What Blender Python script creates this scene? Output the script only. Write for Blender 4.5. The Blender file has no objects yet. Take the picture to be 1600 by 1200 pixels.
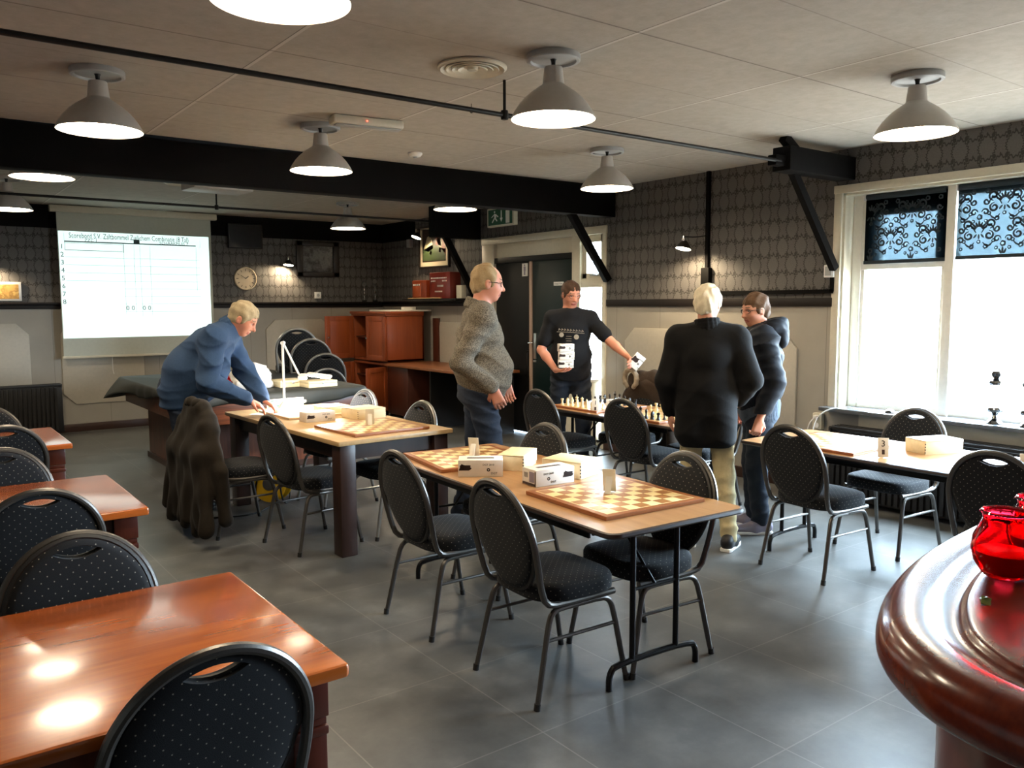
import bpy, bmesh, math, random
import numpy as np
from mathutils import Vector, Matrix, Euler, noise as mnoise
R = math.radians
PI = math.pi
S = bpy.context.scene
COL = S.collection
random.seed(7)

# ------------------------------------------------------------------ camera
XR, YB, H = 6.394, 11.995, 2.908           # window wall, screen wall, ceiling height
F_PX, YAW, PITCH, ROLL = 1290.85, 0.6430, 0.0972, -0.0033
cam = bpy.data.cameras.new('camera'); cam_o = bpy.data.objects.new('camera', cam); COL.objects.link(cam_o)
fw = Vector((math.sin(YAW)*math.cos(PITCH), math.cos(YAW)*math.cos(PITCH), -math.sin(PITCH)))
rt = Vector((math.cos(YAW), -math.sin(YAW), 0)); up = rt.cross(fw)
rt2 = math.cos(ROLL)*rt + math.sin(ROLL)*up; up2 = -math.sin(ROLL)*rt + math.cos(ROLL)*up
m = Matrix((rt2, up2, -fw)).transposed().to_4x4(); m.translation = Vector((0, 0, 1.65))
cam_o.matrix_world = m
cam.sensor_width = 36; cam.lens = 36*F_PX/1600; cam.clip_start = 0.05
S.camera = cam_o
# ------------------------------------------------------------------ world, light, exposure
S.view_settings.view_transform = 'Standard'; S.view_settings.look = 'None'
S.view_settings.gamma = 1; S.view_settings.use_curve_mapping = False
S.view_settings.exposure = 1.35
W = bpy.data.worlds.new('overcast_sky'); S.world = W; W.use_nodes = True
W.node_tree.nodes['Background'].inputs[0].default_value = (0.78, 0.91, 1.0, 1)
_nt = W.node_tree; _bg = _nt.nodes['Background']; _bg.inputs[1].default_value = 38.0
_tc = _nt.nodes.new('ShaderNodeTexCoord'); _sp = _nt.nodes.new('ShaderNodeSeparateXYZ'); _cr = _nt.nodes.new('ShaderNodeValToRGB')
_nt.links.new(_tc.outputs['Generated'], _sp.inputs[0]); _mp = _nt.nodes.new('ShaderNodeMapRange'); _mp.inputs[1].default_value = -1
_nt.links.new(_sp.outputs[2], _mp.inputs[0]); _nt.links.new(_mp.outputs[0], _cr.inputs[0]); _nt.links.new(_cr.outputs[0], _bg.inputs[0])
_e = _cr.color_ramp.elements; _e[0].position = .46; _e[0].color = (.10, .10, .095, 1); _e[1].position = .52; _e[1].color = (.62, .82, 1.0, 1)
def portal(loc, rot, sx, sy):
    l = bpy.data.lights.new('window_portal', 'AREA'); l.shape = 'RECTANGLE'; l.size = sx; l.size_y = sy
    l.cycles.is_portal = True
    o = bpy.data.objects.new('window_portal', l); COL.objects.link(o); o.location = loc; o.rotation_euler = rot
portal((XR+.24, 2.1, 1.65), (0, R(90), 0), 1.75, 3.6)
portal((XR+.24, 6.99, 1.3), (0, R(90), 0), 2.3, .42)
LAMP_E = 25.0       # radiance of the pendant diffusers

# ------------------------------------------------------------------ material helpers
def lin(c):
    return tuple(((x/12.92) if x <= .04045 else ((x+.055)/1.055)**2.4) for x in c)
class NT:
    def __init__(s, name):
        s.m = bpy.data.materials.new(name); s.m.use_nodes = True; s.t = s.m.node_tree
        s.b = s.t.nodes['Principled BSDF']
    def n(s, typ, **kw):
        x = s.t.nodes.new(typ)
        for k, v in kw.items(): setattr(x, k, v)
        return x
    def set(s, node, i, v):
        if isinstance(v, bpy.types.NodeSocket): s.t.links.new(v, node.inputs[i])
        elif v is not None: node.inputs[i].default_value = v
    def math(s, op, a, b=None, c=None):
        x = s.n('ShaderNodeMath', operation=op)
        s.set(x, 0, a); s.set(x, 1, b)
        if c is not None: s.set(x, 2, c)
        return x.outputs[0]
    def mix(s, f, a, b):
        x = s.n('ShaderNodeMix', data_type='RGBA')
        s.set(x, 0, f)
        for i, v in ((6, a), (7, b)):
            s.set(x, i, v if isinstance(v, bpy.types.NodeSocket) else (*v, 1))
        return x.outputs[2]
    def noise(s, vec, scale, detail=3, rough=.5, out=0):
        x = s.n('ShaderNodeTexNoise'); s.set(x, 'Vector', vec); x.inputs['Scale'].default_value = scale
        x.inputs['Detail'].default_value = detail; x.inputs['Roughness'].default_value = rough
        return x.outputs[out]
    def coord(s, k='Object'): return s.n('ShaderNodeTexCoord').outputs[k]
    def pos(s): return s.n('ShaderNodeNewGeometry').outputs['Position']
    def sep(s, v):
        x = s.n('ShaderNodeSeparateXYZ'); s.set(x, 0, v); return x.outputs
    def comb(s, a, b, c):
        x = s.n('ShaderNodeCombineXYZ'); s.set(x, 0, a); s.set(x, 1, b); s.set(x, 2, c); return x.outputs[0]
    def ramp(s, f, stops):
        x = s.n('ShaderNodeValToRGB'); s.set(x, 0, f); e = x.color_ramp.elements
        while len(e) < len(stops): e.new(.5)
        for i, (p, c) in enumerate(stops): e[i].position = p; e[i].color = (*c, 1)
        return x.outputs[0]
    def bump(s, h, strength=.2, dist=.01):
        x = s.n('ShaderNodeBump'); s.set(x, 'Height', h); x.inputs['Strength'].default_value = strength
        x.inputs['Distance'].default_value = dist; s.t.links.new(x.outputs[0], s.b.inputs['Normal'])
    def base(s, c, rough=.5, metal=0, spec=.5, **kw):
        s.set(s.b, 'Base Color', c if isinstance(c, bpy.types.NodeSocket) else (*c, 1))
        s.set(s.b, 'Roughness', rough); s.set(s.b, 'Metallic', metal); s.set(s.b, 'Specular IOR Level', spec)
        for k, v in kw.items(): s.set(s.b, k.replace('_', ' '), v)
        return s.m
def plain(name, c, rough=.5, metal=0, spec=.5, nz=.08, nscale=30, bump=0, **kw):
    t = NT(name); v = t.coord()
    n = t.noise(v, nscale, 3)
    c = lin(c)
    a = tuple(x*(1-nz) for x in c); b = tuple(min(1, x*(1+nz)) for x in c)
    mt = t.base(t.mix(n, a, b), rough, metal, spec, **kw)
    if bump: t.bump(n, bump, .003)
    return mt
def emit(name, c, e):
    t = NT(name); t.base((.8, .8, .8), .5)
    t.b.inputs['Emission Color'].default_value = (*c, 1); t.b.inputs['Emission Strength'].default_value = e
    return t.m
def wood(name, c1, c2, axis=0, scale=6, rough=.3, coat=0, stretch=14, spec=.5):
    t = NT(name); p = t.sep(t.coord())
    q = [p[0], p[1], p[2]]
    q[axis] = t.math('MULTIPLY', q[axis], 1/stretch)
    v = t.comb(*q)
    n = t.noise(v, scale*3, 5, .6)
    n2 = t.noise(v, scale*14, 2, .6)
    f = t.math('ADD', t.math('MULTIPLY', n, .75), t.math('MULTIPLY', n2, .25))
    f2 = t.ramp(f, [(.32, lin(c1)), (.68, lin(c2))])
    t.base(f2, rough, 0, spec)
    t.b.inputs['Coat Weight'].default_value = coat; t.b.inputs['Coat Roughness'].default_value = .12
    if coat < .4: t.bump(n2, .02, .001)
    return t.m
# ---- wallpaper
def wallpaper(name):
    t = NT(name); p = t.sep(t.pos())
    u = t.math('ADD', p[0], p[1]); v = p[2]
    PU, PV = .188, .306
    masks = []; ins = []
    for off in (0, .5):
        fu = t.math('SUBTRACT', t.math('FRACT', t.math('ADD', t.math('DIVIDE', u, PU), off)), .5)
        fv = t.math('SUBTRACT', t.math('FRACT', t.math('ADD', t.math('DIVIDE', v, PV), off)), .5)
        du = t.math('ABSOLUTE', t.math('MULTIPLY', fu, PU/.060)); dv = t.math('ABSOLUTE', t.math('MULTIPLY', fv, PV/.088))
        r = t.math('POWER', t.math('ADD', t.math('POWER', du, 1.6), t.math('POWER', dv, 1.6)), 1/1.6)
        ang = t.math('ARCTAN2', t.math('MULTIPLY', fv, PV), t.math('MULTIPLY', fu, PU))
        wob = t.math('MULTIPLY', t.math('SINE', t.math('MULTIPLY', ang, 18)), .075)
        d = t.math('ABSOLUTE', t.math('SUBTRACT', t.math('ADD', r, wob), 1.0))
        masks.append(t.math('LESS_THAN', d, .075))
        def dotm(cu, cv, ru, rv):
            a_ = t.math('DIVIDE', t.math('SUBTRACT', t.math('MULTIPLY', t.math('ABSOLUTE', fu), PU), cu), ru)
            b_ = t.math('DIVIDE', t.math('SUBTRACT', t.math('MULTIPLY', fv, PV), cv), rv)
            masks.append(t.math('LESS_THAN', t.math('ADD', t.math('MULTIPLY', a_, a_), t.math('MULTIPLY', b_, b_)), 1))
        dotm(.052, -.066, .012, .018); dotm(.038, -.090, .008, .012); dotm(0, .098, .006, .014)
        ins.append(t.math('LESS_THAN', r, .86))
    mk = masks[0]
    for x in masks[1:]: mk = t.math('MAXIMUM', mk, x)
    inn = t.math('MAXIMUM', ins[0], ins[1])
    fine = t.noise(t.comb(t.math('MULTIPLY', u, 1), 0, t.math('MULTIPLY', v, 1)), 90, 2)
    thr = t.math('MULTIPLY', t.math('SINE', t.math('MULTIPLY', u, 1400)), .5)
    bg = t.mix(fine, lin((.32, .308, .298)), lin((.415, .40, .388)))
    bg = t.mix(t.math('MULTIPLY', inn, .2), bg, lin((.435, .425, .41)))
    c = t.mix(t.math('MULTIPLY', mk, .88), bg, lin((.195, .18, .168)))
    t.base(c, .62, 0, .35)
    t.bump(t.math('ADD', mk, t.math('MULTIPLY', fine, .4)), .15, .002)
    return t.m
def grid_lines(t, a, pa, oa, wa):
    f = t.math('FRACT', t.math('DIVIDE', t.math('SUBTRACT', a, oa), pa))
    d = t.math('MULTIPLY', t.math('SUBTRACT', .5, t.math('ABSOLUTE', t.math('SUBTRACT', f, .5))), pa)
    return t.math('LESS_THAN', d, wa)
def ceiling_mat():
    t = NT('ceiling_tile'); P = t.pos(); p = t.sep(P)
    n = t.noise(P, 14, 6, .7); n2 = t.noise(P, 2.2, 2)
    c = t.mix(n, lin((.60, .575, .53)), lin((.76, .735, .69)))
    c = t.mix(t.math('MULTIPLY', n2, .25), c, lin((.66, .62, .56)))
    l1 = grid_lines(t, p[0], 1.28, .32, .011); l2 = grid_lines(t, p[1], .64, .28, .004)
    e1 = grid_lines(t, p[0], 1.28, .309, .003); e2 = grid_lines(t, p[1], 1.28, .286, .003)
    c = t.mix(t.math('MULTIPLY', l1, .8), c, lin((.80, .78, .74)))
    c = t.mix(t.math('MULTIPLY', l2, .4), c, lin((.45, .43, .40)))
    c = t.mix(t.math('MULTIPLY', t.math('MAXIMUM', e1, e2), .7), c, lin((.30, .28, .25)))
    t.base(c, .85, 0, .2); t.bump(t.math('ADD', n, t.math('MULTIPLY', l1, .6)), .25, .004)
    return t.m
def floor_mat():
    t = NT('slate_floor_tile'); P = t.pos(); p = t.sep(P)
    n = t.noise(P, 3.2, 6, .65); n3 = t.noise(P, 1.0, 2); n2 = t.noise(P, 60, 3)
    tx = t.math('FLOOR', t.math('DIVIDE', t.math('SUBTRACT', p[0], .0), .64)); ty = t.math('FLOOR', t.math('DIVIDE', t.math('SUBTRACT', p[1], .45), .64))
    wn = t.n('ShaderNodeTexWhiteNoise', noise_dimensions='2D'); t.set(wn, 0, t.comb(tx, ty, 0))
    c = t.ramp(n, [(.3, lin((.26, .26, .255))), (.55, lin((.36, .36, .35))), (.8, lin((.47, .47, .455)))])
    c = t.mix(t.math('MULTIPLY', wn.outputs[0], .25), c, lin((.25, .25, .25)))
    g = t.math('MAXIMUM', grid_lines(t, p[0], .64, .0, .0028), grid_lines(t, p[1], .64, .45, .0028))
    c = t.mix(t.math('MULTIPLY', g, .5), c, lin((.50, .49, .47)))
    rg = t.math('ADD', t.math('MULTIPLY', n, .22), t.math('ADD', .24, t.math('MULTIPLY', n2, .06)))
    t.base(c, rg, 0, .5)
    t.bump(t.math('SUBTRACT', t.math('MULTIPLY', n2, .3), g), .12, .002)
    return t.m
def panel_mat():
    t = NT('painted_wall_panelling'); P = t.pos(); p = t.sep(P)
    u = t.math('ADD', p[0], p[1])
    n = t.noise(P, 5, 3)
    c = t.mix(n, lin((.60, .575, .53)), lin((.65, .625, .58)))
    g = grid_lines(t, u, .64, .20, .0025)
    c = t.mix(t.math('MULTIPLY', g, .6), c, lin((.33, .31, .28)))
    t.base(c, .5, 0, .4); t.bump(t.math('SUBTRACT', 1, g), .3, .004)
    return t.m
def fabric_dots(name, ca, dot, s=.036, r=.075):
    t = NT(name); p = t.sep(t.coord('UV'))
    ms = []
    for off in (0, .5):
        a = t.math('SUBTRACT', t.math('FRACT', t.math('ADD', t.math('DIVIDE', p[0], s), off)), .5)
        b = t.math('SUBTRACT', t.math('FRACT', t.math('ADD', t.math('DIVIDE', p[1], s), off)), .5)
        d = t.math('SQRT', t.math('ADD', t.math('MULTIPLY', a, a), t.math('MULTIPLY', b, b)))
        ms.append(t.math('LESS_THAN', d, r))
    mk = t.math('MAXIMUM', ms[0], ms[1])
    n = t.noise(t.coord('UV'), 500, 2)
    c = t.mix(n, lin(tuple(x*.75 for x in ca)), lin(tuple(x*1.25 for x in ca)))
    c = t.mix(mk, c, lin(dot))
    t.base(c, .85, 0, .25); t.bump(n, .3, .002)
    t.b.inputs['Sheen Weight'].default_value = .08
    return t.m
def cloth(name, c, c2=None, scale=60, rough=.9, mel=0):
    t = NT(name); v = t.coord()
    n = t.noise(v, scale, 4, .7); n2 = t.noise(v, 6, 2)
    c2 = c2 or tuple(min(1, x*1.25) for x in c)
    col = t.ramp(n, [(.42, lin(c)), (.58, lin(c2))]) if mel else t.mix(n, lin(c), lin(c2))
    t.base(col, rough, 0, .2); t.bump(t.math('ADD', t.math('MULTIPLY', n, .5), n2), .25, .006)
    t.b.inputs['Sheen Weight'].default_value = .02
    return t.m
def chess_mat(name='chess_board_squares'):
    t = NT(name); p = t.sep(t.coord())
    sq = .064
    a = t.math('FLOOR', t.math('DIVIDE', p[0], sq)); b = t.math('FLOOR', t.math('DIVIDE', p[1], sq))
    par = t.math('MODULO', t.math('ABSOLUTE', t.math('ADD', a, b)), 2)
    par = t.math('GREATER_THAN', par, .5)
    n = t.noise(t.comb(t.math('MULTIPLY', p[0], .1), p[1], p[2]), 120, 3)
    li = t.mix(n, lin((.93, .83, .58)), lin((.97, .90, .70))); dk = t.mix(n, lin((.62, .42, .22)), lin((.72, .50, .30)))
    sqc = t.mix(par, li, dk)
    mx = t.math('MAXIMUM', t.math('ABSOLUTE', p[0]), t.math('ABSOLUTE', p[1]))
    brd = t.mix(n, lin((.55, .32, .18)), lin((.64, .40, .23)))
    c = t.mix(t.math('GREATER_THAN', mx, sq*4), sqc, li)
    c = t.mix(t.math('GREATER_THAN', mx, sq*4+.006), c, brd)
    t.base(c, .28, 0, .5)
    return t.m
def glass(name, c=(1, 1, 1), rough=0.0, ior=1.45):
    t = NT(name); t.base(c, rough); t.b.inputs['Transmission Weight'].default_value = 1; t.b.inputs['IOR'].default_value = ior
    return t.m
def pane_mat():
    t = NT('window_glass')
    tr = t.n('ShaderNodeBsdfTransparent'); gl = t.n('ShaderNodeBsdfGlossy'); gl.inputs['Roughness'].default_value = .02
    mx = t.n('ShaderNodeMixShader'); mx.inputs[0].default_value = .06
    t.t.links.new(tr.outputs[0], mx.inputs[1]); t.t.links.new(gl.outputs[0], mx.inputs[2])
    t.t.links.new(mx.outputs[0], t.t.nodes['Material Output'].inputs[0]); return t.m
def sheer_mat():
    t = NT('sheer_blind_fabric')
    tr = t.n('ShaderNodeBsdfTransparent'); tr.inputs[0].default_value = (.105, .122, .128, 1)
    df = t.n('ShaderNodeBsdfTranslucent'); df.inputs[0].default_value = (.05, .065, .072, 1)
    mx = t.n('ShaderNodeMixShader'); mx.inputs[0].default_value = .25
    t.t.links.new(tr.outputs[0], mx.inputs[1]); t.t.links.new(df.outputs[0], mx.inputs[2])
    t.t.links.new(mx.outputs[0], t.t.nodes['Material Output'].inputs[0]); return t.m

M = {}
M['paper'] = wallpaper('damask_wallpaper'); M['ceil'] = ceiling_mat(); M['floor'] = floor_mat(); M['panel'] = panel_mat()
M['oct'] = plain('pale_panel_paint', (.71, .68, .62), .5)
M['black_beam'] = plain('black_painted_timber', (.03, .024, .021), .75, 0, .12, nscale=20, bump=.2)
M['rail'] = plain('dark_brown_rail', (.10, .07, .055), .5, 0, .3)
M['skirt'] = plain('dark_red_tile', (.23, .15, .12), .4)
M['frame_w'] = plain('cream_gloss_paint', (.83, .80, .72), .35)
M['frame_white'] = plain('white_window_paint', (.90, .89, .85), .35)
M['door_green'] = plain('dark_green_door_paint', (.05, .125, .125), .45, 0, .3)
M['door_black'] = plain('black_door_paint', (.05, .04, .035), .5, 0, .25)
M['strip'] = plain('pale_pink_door_edge', (.70, .60, .53), .5)
M['steel'] = plain('brushed_steel', (.75, .75, .74), .3, 1)
M['chrome'] = plain('chrome', (.88, .88, .88), .15, 1)
M['iron'] = plain('black_iron', (.06, .055, .05), .45, .3)
M['lampgrey'] = plain('grey_enamel_lampshade', (.74, .72, .69), .35, .1)
M['plate'] = plain('grey_ceiling_rose', (.66, .66, .65), .45)
M['lampwhite'] = emit('lamp_diffuser', (1, .83, .60), LAMP_E)
M['frame_dark'] = plain('dark_hammered_chair_tube', (.37, .355, .34), .36, .75, nscale=200, bump=.15)
M['frame_light'] = plain('silver_lamp_shine_tube', (.68, .67, .65), .3, .8)  # silver tube; lamp reflection at the back is put into its paler colour
M['fab'] = fabric_dots('charcoal_dotted_fabric', (.075, .08, .094), (.56, .54, .49), .036, .052)
M['backshell'] = plain('dark_chair_edge', (.12, .11, .10), .5)
M['wtop'] = wood('orange_varnished_wood', (.52, .23, .07), (.74, .38, .13), 0, 4, .22, .5)
M['wleg'] = wood('red_brown_wood', (.27, .10, .05), (.37, .15, .08), 2, 5, .35, .2)
M['laminate'] = wood('light_oak_laminate', (.60, .43, .27), (.72, .55, .37), 1, 4, .3, .15)
M['lightedge'] = wood('pale_wood_edge', (.72, .58, .40), (.80, .67, .48), 1, 5, .4)
M['darkedge'] = plain('dark_brown_edging', (.17, .11, .08), .4)
M['darkleg'] = wood('dark_stained_wood', (.15, .085, .06), (.22, .13, .095), 2, 5, .4)
M['foldsteel'] = plain('black_steel_tube', (.085, .08, .08), .3, .5)
M['rosewood'] = wood('rosewood_veneer_upright', (.20, .10, .075), (.47, .27, .18), 2, 9, .35, .1, 20)
M['rosewood_h'] = wood('rosewood_veneer_level', (.20, .10, .075), (.44, .25, .16), 0, 9, .35, .1, 20)
M['cabwood'] = wood('cherry_cabinet_wood', (.52, .235, .11), (.63, .31, .15), 2, 4, .4, .15)
M['deskwood'] = wood('desk_top_wood', (.50, .29, .16), (.58, .36, .21), 1, 4, .4, .1)
M['cabdark'] = wood('dark_cabinet_wood', (.26, .12, .07), (.33, .16, .10), 2, 4, .45)
M['chess'] = chess_mat()
M['boxwood'] = wood('pale_boxwood', (.88, .80, .62), (.95, .88, .72), 0, 5, .5)
M['card'] = plain('white_card', (.93, .91, .86), .6)
M['cardbox'] = plain('white_printed_carton', (.90, .87, .82), .5)
M['black'] = plain('black_print', (.05, .045, .04), .5)
M['greyprint'] = plain('grey_print', (.55, .52, .58), .6)
M['brownprint'] = plain('brown_print', (.24, .17, .15), .6)
M['white'] = plain('white_plastic', (.92, .91, .89), .35)
M['red'] = plain('red_plastic', (.80, .08, .07), .4)
M['vinyl'] = plain('dark_vinyl_cover', (.20, .205, .19), .38, nscale=12, bump=.3)
M['vinyltop'] = plain('grey_green_vinyl_cover', (.12, .125, .10), .65, nscale=12, bump=.3)
M['yellow'] = plain('yellow_plastic', (.85, .68, .12), .4)
M['radiator'] = plain('black_radiator_cover', (.07, .062, .058), .5)
M['sill'] = plain('grey_stone_sill', (.36, .37, .38), .18)
M['bar'] = wood('glossy_mahogany', (.34, .10, .045), (.52, .19, .085), 0, 7, .24, .3, 10, .35)
M['barbase'] = wood('mahogany_bar_front', (.36, .12, .06), (.46, .17, .09), 2, 3, .3, .5)
M['screen'] = emit('projected_sheet', (.70, .95, .90), .46)
M['screencloth'] = plain('projection_screen_cloth', (.76, .77, .72), .8)
M['scrline'] = plain('projected_line_grey', (.30, .36, .36), .9)
M['scrline2'] = plain('projected_line_pale', (.62, .72, .70), .9)
M['pane'] = pane_mat(); M['sheer'] = sheer_mat()
M['lace'] = plain('dark_damask_print', (.13, .17, .19), .8)
M['skin'] = plain('skin', (.80, .56, .45), .55, nz=.06, nscale=12, Subsurface_Weight=.08)
M['skin_red'] = plain('ruddy_skin', (.79, .53, .43), .5, nz=.08, nscale=12, Subsurface_Weight=.08)
M['lip'] = plain('lips', (.66, .36, .32), .5)
M['eyew'] = plain('eye', (.30, .26, .24), .3)
M['eyeball'] = plain('eye_white', (.70, .64, .60), .4)
M['brow'] = plain('brow_hair', (.42, .33, .25), .8)
M['mirror'] = plain('mercury_glass', (.5, .5, .5), .12, 1)
M['redglass'] = glass('red_glass', (.95, .01, .03), .03)
M['redwax'] = plain('red_wax', (.90, .03, .04), .4)
M['clear'] = glass('clear_glass')

# ------------------------------------------------------------------ mesh helpers
def link(o, parent=None):
    COL.objects.link(o)
    if parent is not None: o.parent = parent
    return o
def tag(o, label=None, cat=None, group=None, kind=None):
    if label: o['label'] = label
    if cat: o['category'] = cat
    if group: o['group'] = group
    if kind: o['kind'] = kind
    return o
def thing(name, label, cat, loc=(0, 0, 0), rotz=0, group=None):
    o = bpy.data.objects.new(name, None); link(o); o.location = loc; o.rotation_euler = (0, 0, rotz)
    o.empty_display_size = .1
    return tag(o, label, cat, group)
def finish(me, angle=28):
    me.polygons.foreach_set('use_smooth', [True]*len(me.polygons))
    me.set_sharp_from_angle(angle=R(angle))
class MB:
    def __init__(s): s.bm = bmesh.new(); s.mi = 0
    def mat(s, i): s.mi = i; return s
    def add(s, b, M4=None):
        if M4 is not None: bmesh.ops.transform(b, matrix=M4, verts=b.verts)
        for f in b.faces:
            f.material_index = s.mi
        me = bpy.data.meshes.new('tmp'); b.to_mesh(me); b.free(); s.bm.from_mesh(me); bpy.data.meshes.remove(me); return s
    def box(s, c, d, bev=0, rot=None, seg=2):
        b = bmesh.new(); bmesh.ops.create_cube(b, size=1)
        bmesh.ops.scale(b, vec=d, verts=b.verts)
        if bev: bmesh.ops.bevel(b, geom=list(b.edges), offset=min(bev, min(d)*.49), segments=seg, affect='EDGES', profile=.5)
        Mx = Matrix.Translation(c)
        if rot is not None: Mx = Mx @ (rot.to_matrix().to_4x4() if hasattr(rot, 'to_matrix') else rot)
        return s.add(b, Mx)
    def b6(s, x0, x1, y0, y1, z0, z1, bev=0):
        return s.box(((x0+x1)/2, (y0+y1)/2, (z0+z1)/2), (abs(x1-x0), abs(y1-y0), abs(z1-z0)), bev)
    def cyl(s, p0, p1, r0, r1=None, n=20):
        r1 = r0 if r1 is None else r1; p0 = Vector(p0); p1 = Vector(p1); d = p1-p0
        b = bmesh.new(); bmesh.ops.create_cone(b, cap_ends=True, segments=n, radius1=r0, radius2=r1, depth=d.length)
        q = Vector((0, 0, 1)).rotation_difference(d)
        return s.add(b, Matrix.Translation((p0+p1)/2) @ q.to_matrix().to_4x4())
    def lathe(s, prof, c=(0, 0, 0), n=32, rot=None):
        b = bmesh.new(); rings = []
        for r, z in prof:
            if r < 1e-5: rings.append([b.verts.new((0, 0, z))])
            else: rings.append([b.verts.new((r*math.cos(2*PI*i/n), r*math.sin(2*PI*i/n), z)) for i in range(n)])
        for A, B in zip(rings, rings[1:]):
            for i in range(n):
                j = (i+1) % n
                if len(A) == 1 and len(B) == 1: continue
                if len(A) == 1: b.faces.new((A[0], B[j], B[i]))
                elif len(B) == 1: b.faces.new((A[i], A[j], B[0]))
                else: b.faces.new((A[i], A[j], B[j], B[i]))
        Mx = Matrix.Translation(c)
        if rot is not None: Mx = Mx @ rot.to_matrix().to_4x4()
        bmesh.ops.recalc_face_normals(b, faces=b.faces)
        return s.add(b, Mx)
    def tube(s, pts, r, n=10, closed=False, smooth=0, flat=None):
        pts = [Vector(p) for p in pts]
        for _ in range(smooth):           # corner cutting
            q = [] if closed else [pts[0]]
            for i in range(len(pts)-(0 if closed else 1)):
                a, c = pts[i], pts[(i+1) % len(pts)]
                q += [a*.75+c*.25, a*.25+c*.75]
            if not closed: q.append(pts[-1])
            pts = q
        N = len(pts); b = bmesh.new(); rings = []
        T = []
        for i in range(N):
            if closed: d = pts[(i+1) % N]-pts[i-1]
            else: d = pts[min(i+1, N-1)]-pts[max(i-1, 0)]
            T.append(d.normalized() if d.length > 1e-9 else Vector((0, 0, 1)))
        u = T[0].orthogonal().normalized()
        rr = r if hasattr(r, '__len__') else [r]*N
        if len(rr) != N: rr = list(np.interp(np.linspace(0, 1, N), np.linspace(0, 1, len(rr)), rr))
        for i in range(N):
            if i: 
                q = T[i-1].rotation_difference(T[i]); u = (q @ u).normalized()
            v = T[i].cross(u).normalized()
            rings.append([b.verts.new(pts[i]+(u*math.cos(2*PI*k/n)+v*math.sin(2*PI*k/n))*rr[i]) for k in range(n)])
        for i in range(N-(0 if closed else 1)):
            A, B = rings[i], rings[(i+1) % N]
            sh = 0
            if closed and i == N-1:
                sh = min(range(n), key=lambda q_: (A[0].co-B[q_].co).length)
            for k in range(n):
                b.faces.new((A[k], A[(k+1) % n], B[(k+1+sh) % n], B[(k+sh) % n]))
        if not closed:
            b.faces.new(rings[0][::-1]); b.faces.new(rings[-1])
        bmesh.ops.recalc_face_normals(b, faces=b.faces)
        return s.add(b)
    def prism(s, poly, z0, z1, bev=0, M4=None, seg=2):
        b = bmesh.new(); lo = [b.verts.new((x, y, z0)) for x, y in poly]; f = b.faces.new(lo)
        r = bmesh.ops.extrude_face_region(b, geom=[f])
        bmesh.ops.translate(b, vec=(0, 0, z1-z0), verts=[v for v in r['geom'] if isinstance(v, bmesh.types.BMVert)])
        bmesh.ops.recalc_face_normals(b, faces=b.faces)
        if bev:
            ed = [e for e in b.edges if abs(e.verts[0].co.z-e.verts[1].co.z) < 1e-6]
            bmesh.ops.bevel(b, geom=ed, offset=bev, segments=seg, affect='EDGES', profile=.5)
        return s.add(b, M4)
    def quad(s, a, b_, c, d):
        b = bmesh.new(); b.faces.new([b.verts.new(p) for p in (a, b_, c, d)]); return s.add(b)
    def raw(s, V, Fs, M4=None):
        b = bmesh.new(); vs = [b.verts.new(v) for v in V]
        for f in Fs:
            try: b.faces.new([vs[i] for i in f])
            except ValueError: pass
        return s.add(b, M4)
    def build(s, name, mats, parent=None, angle=28, uv=False, offset=None):
        me = bpy.data.meshes.new(name)
        if offset is not None: bmesh.ops.translate(s.bm, vec=[-x for x in offset], verts=s.bm.verts)
        s.bm.to_mesh(me); s.bm.free()
        for m_ in (mats if isinstance(mats, (list, tuple)) else [mats]): me.materials.append(M[m_] if isinstance(m_, str) else m_)
        finish(me, angle)
        if uv: boxuv(me)
        o = bpy.data.objects.new(name, me); link(o, parent)
        if offset is not None: o.location = offset
        return o
def boxuv(me):
    L = me.uv_layers.new(name='UVMap') if not me.uv_layers else me.uv_layers[0]
    for p in me.polygons:
        n = p.normal; ax = max(range(3), key=lambda i: abs(n[i]))
        for li in p.loop_indices:
            co = me.vertices[me.loops[li].vertex_index].co
            L.data[li].uv = ((co.y, co.z), (co.x, co.z), (co.x, co.y))[ax]
def rrect(w, d, r, n=6, cx=0, cy=0):
    P = []
    for sx, sy, a0 in ((1, 1, 0), (-1, 1, 90), (-1, -1, 180), (1, -1, 270)):
        for i in range(n+1):
            a = R(a0+90*i/n); P.append((cx+sx*(w/2-r)+r*math.cos(a), cy+sy*(d/2-r)+r*math.sin(a)))
    return P
def copy_tree(o, parent=None):
    c = o.copy(); COL.objects.link(c)
    if parent is not None: c.parent = parent
    for ch in list(o.children): copy_tree(ch, c)
    return c
def text_part(name, txt, size, mat, parent, Mx, ext=.0005, align='CENTER'):
    cu = bpy.data.curves.new('t', 'FONT'); cu.body = txt; cu.size = size; cu.extrude = ext; cu.align_x = align; cu.align_y = 'CENTER'
    cu.resolution_u = 3
    ob = bpy.data.objects.new('t', cu); me = bpy.data.meshes.new_from_object(ob); bpy.data.objects.remove(ob)
    me.transform(Mx); me.materials.clear(); me.materials.append(M[mat])
    o = bpy.data.objects.new(name, me); link(o, parent); return o
def text_mb(mb, txt, size, Mx, ext=.0004, align='CENTER'):
    cu = bpy.data.curves.new('t', 'FONT'); cu.body = txt; cu.size = size; cu.extrude = ext; cu.align_x = align; cu.align_y = 'CENTER'
    cu.resolution_u = 2
    ob = bpy.data.objects.new('t', cu); me = bpy.data.meshes.new_from_object(ob); bpy.data.objects.remove(ob)
    b = bmesh.new(); b.from_mesh(me); bpy.data.meshes.remove(me); mb.add(b, Mx)
def struct(o, label=None): o['kind'] = 'structure'; return o
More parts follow.
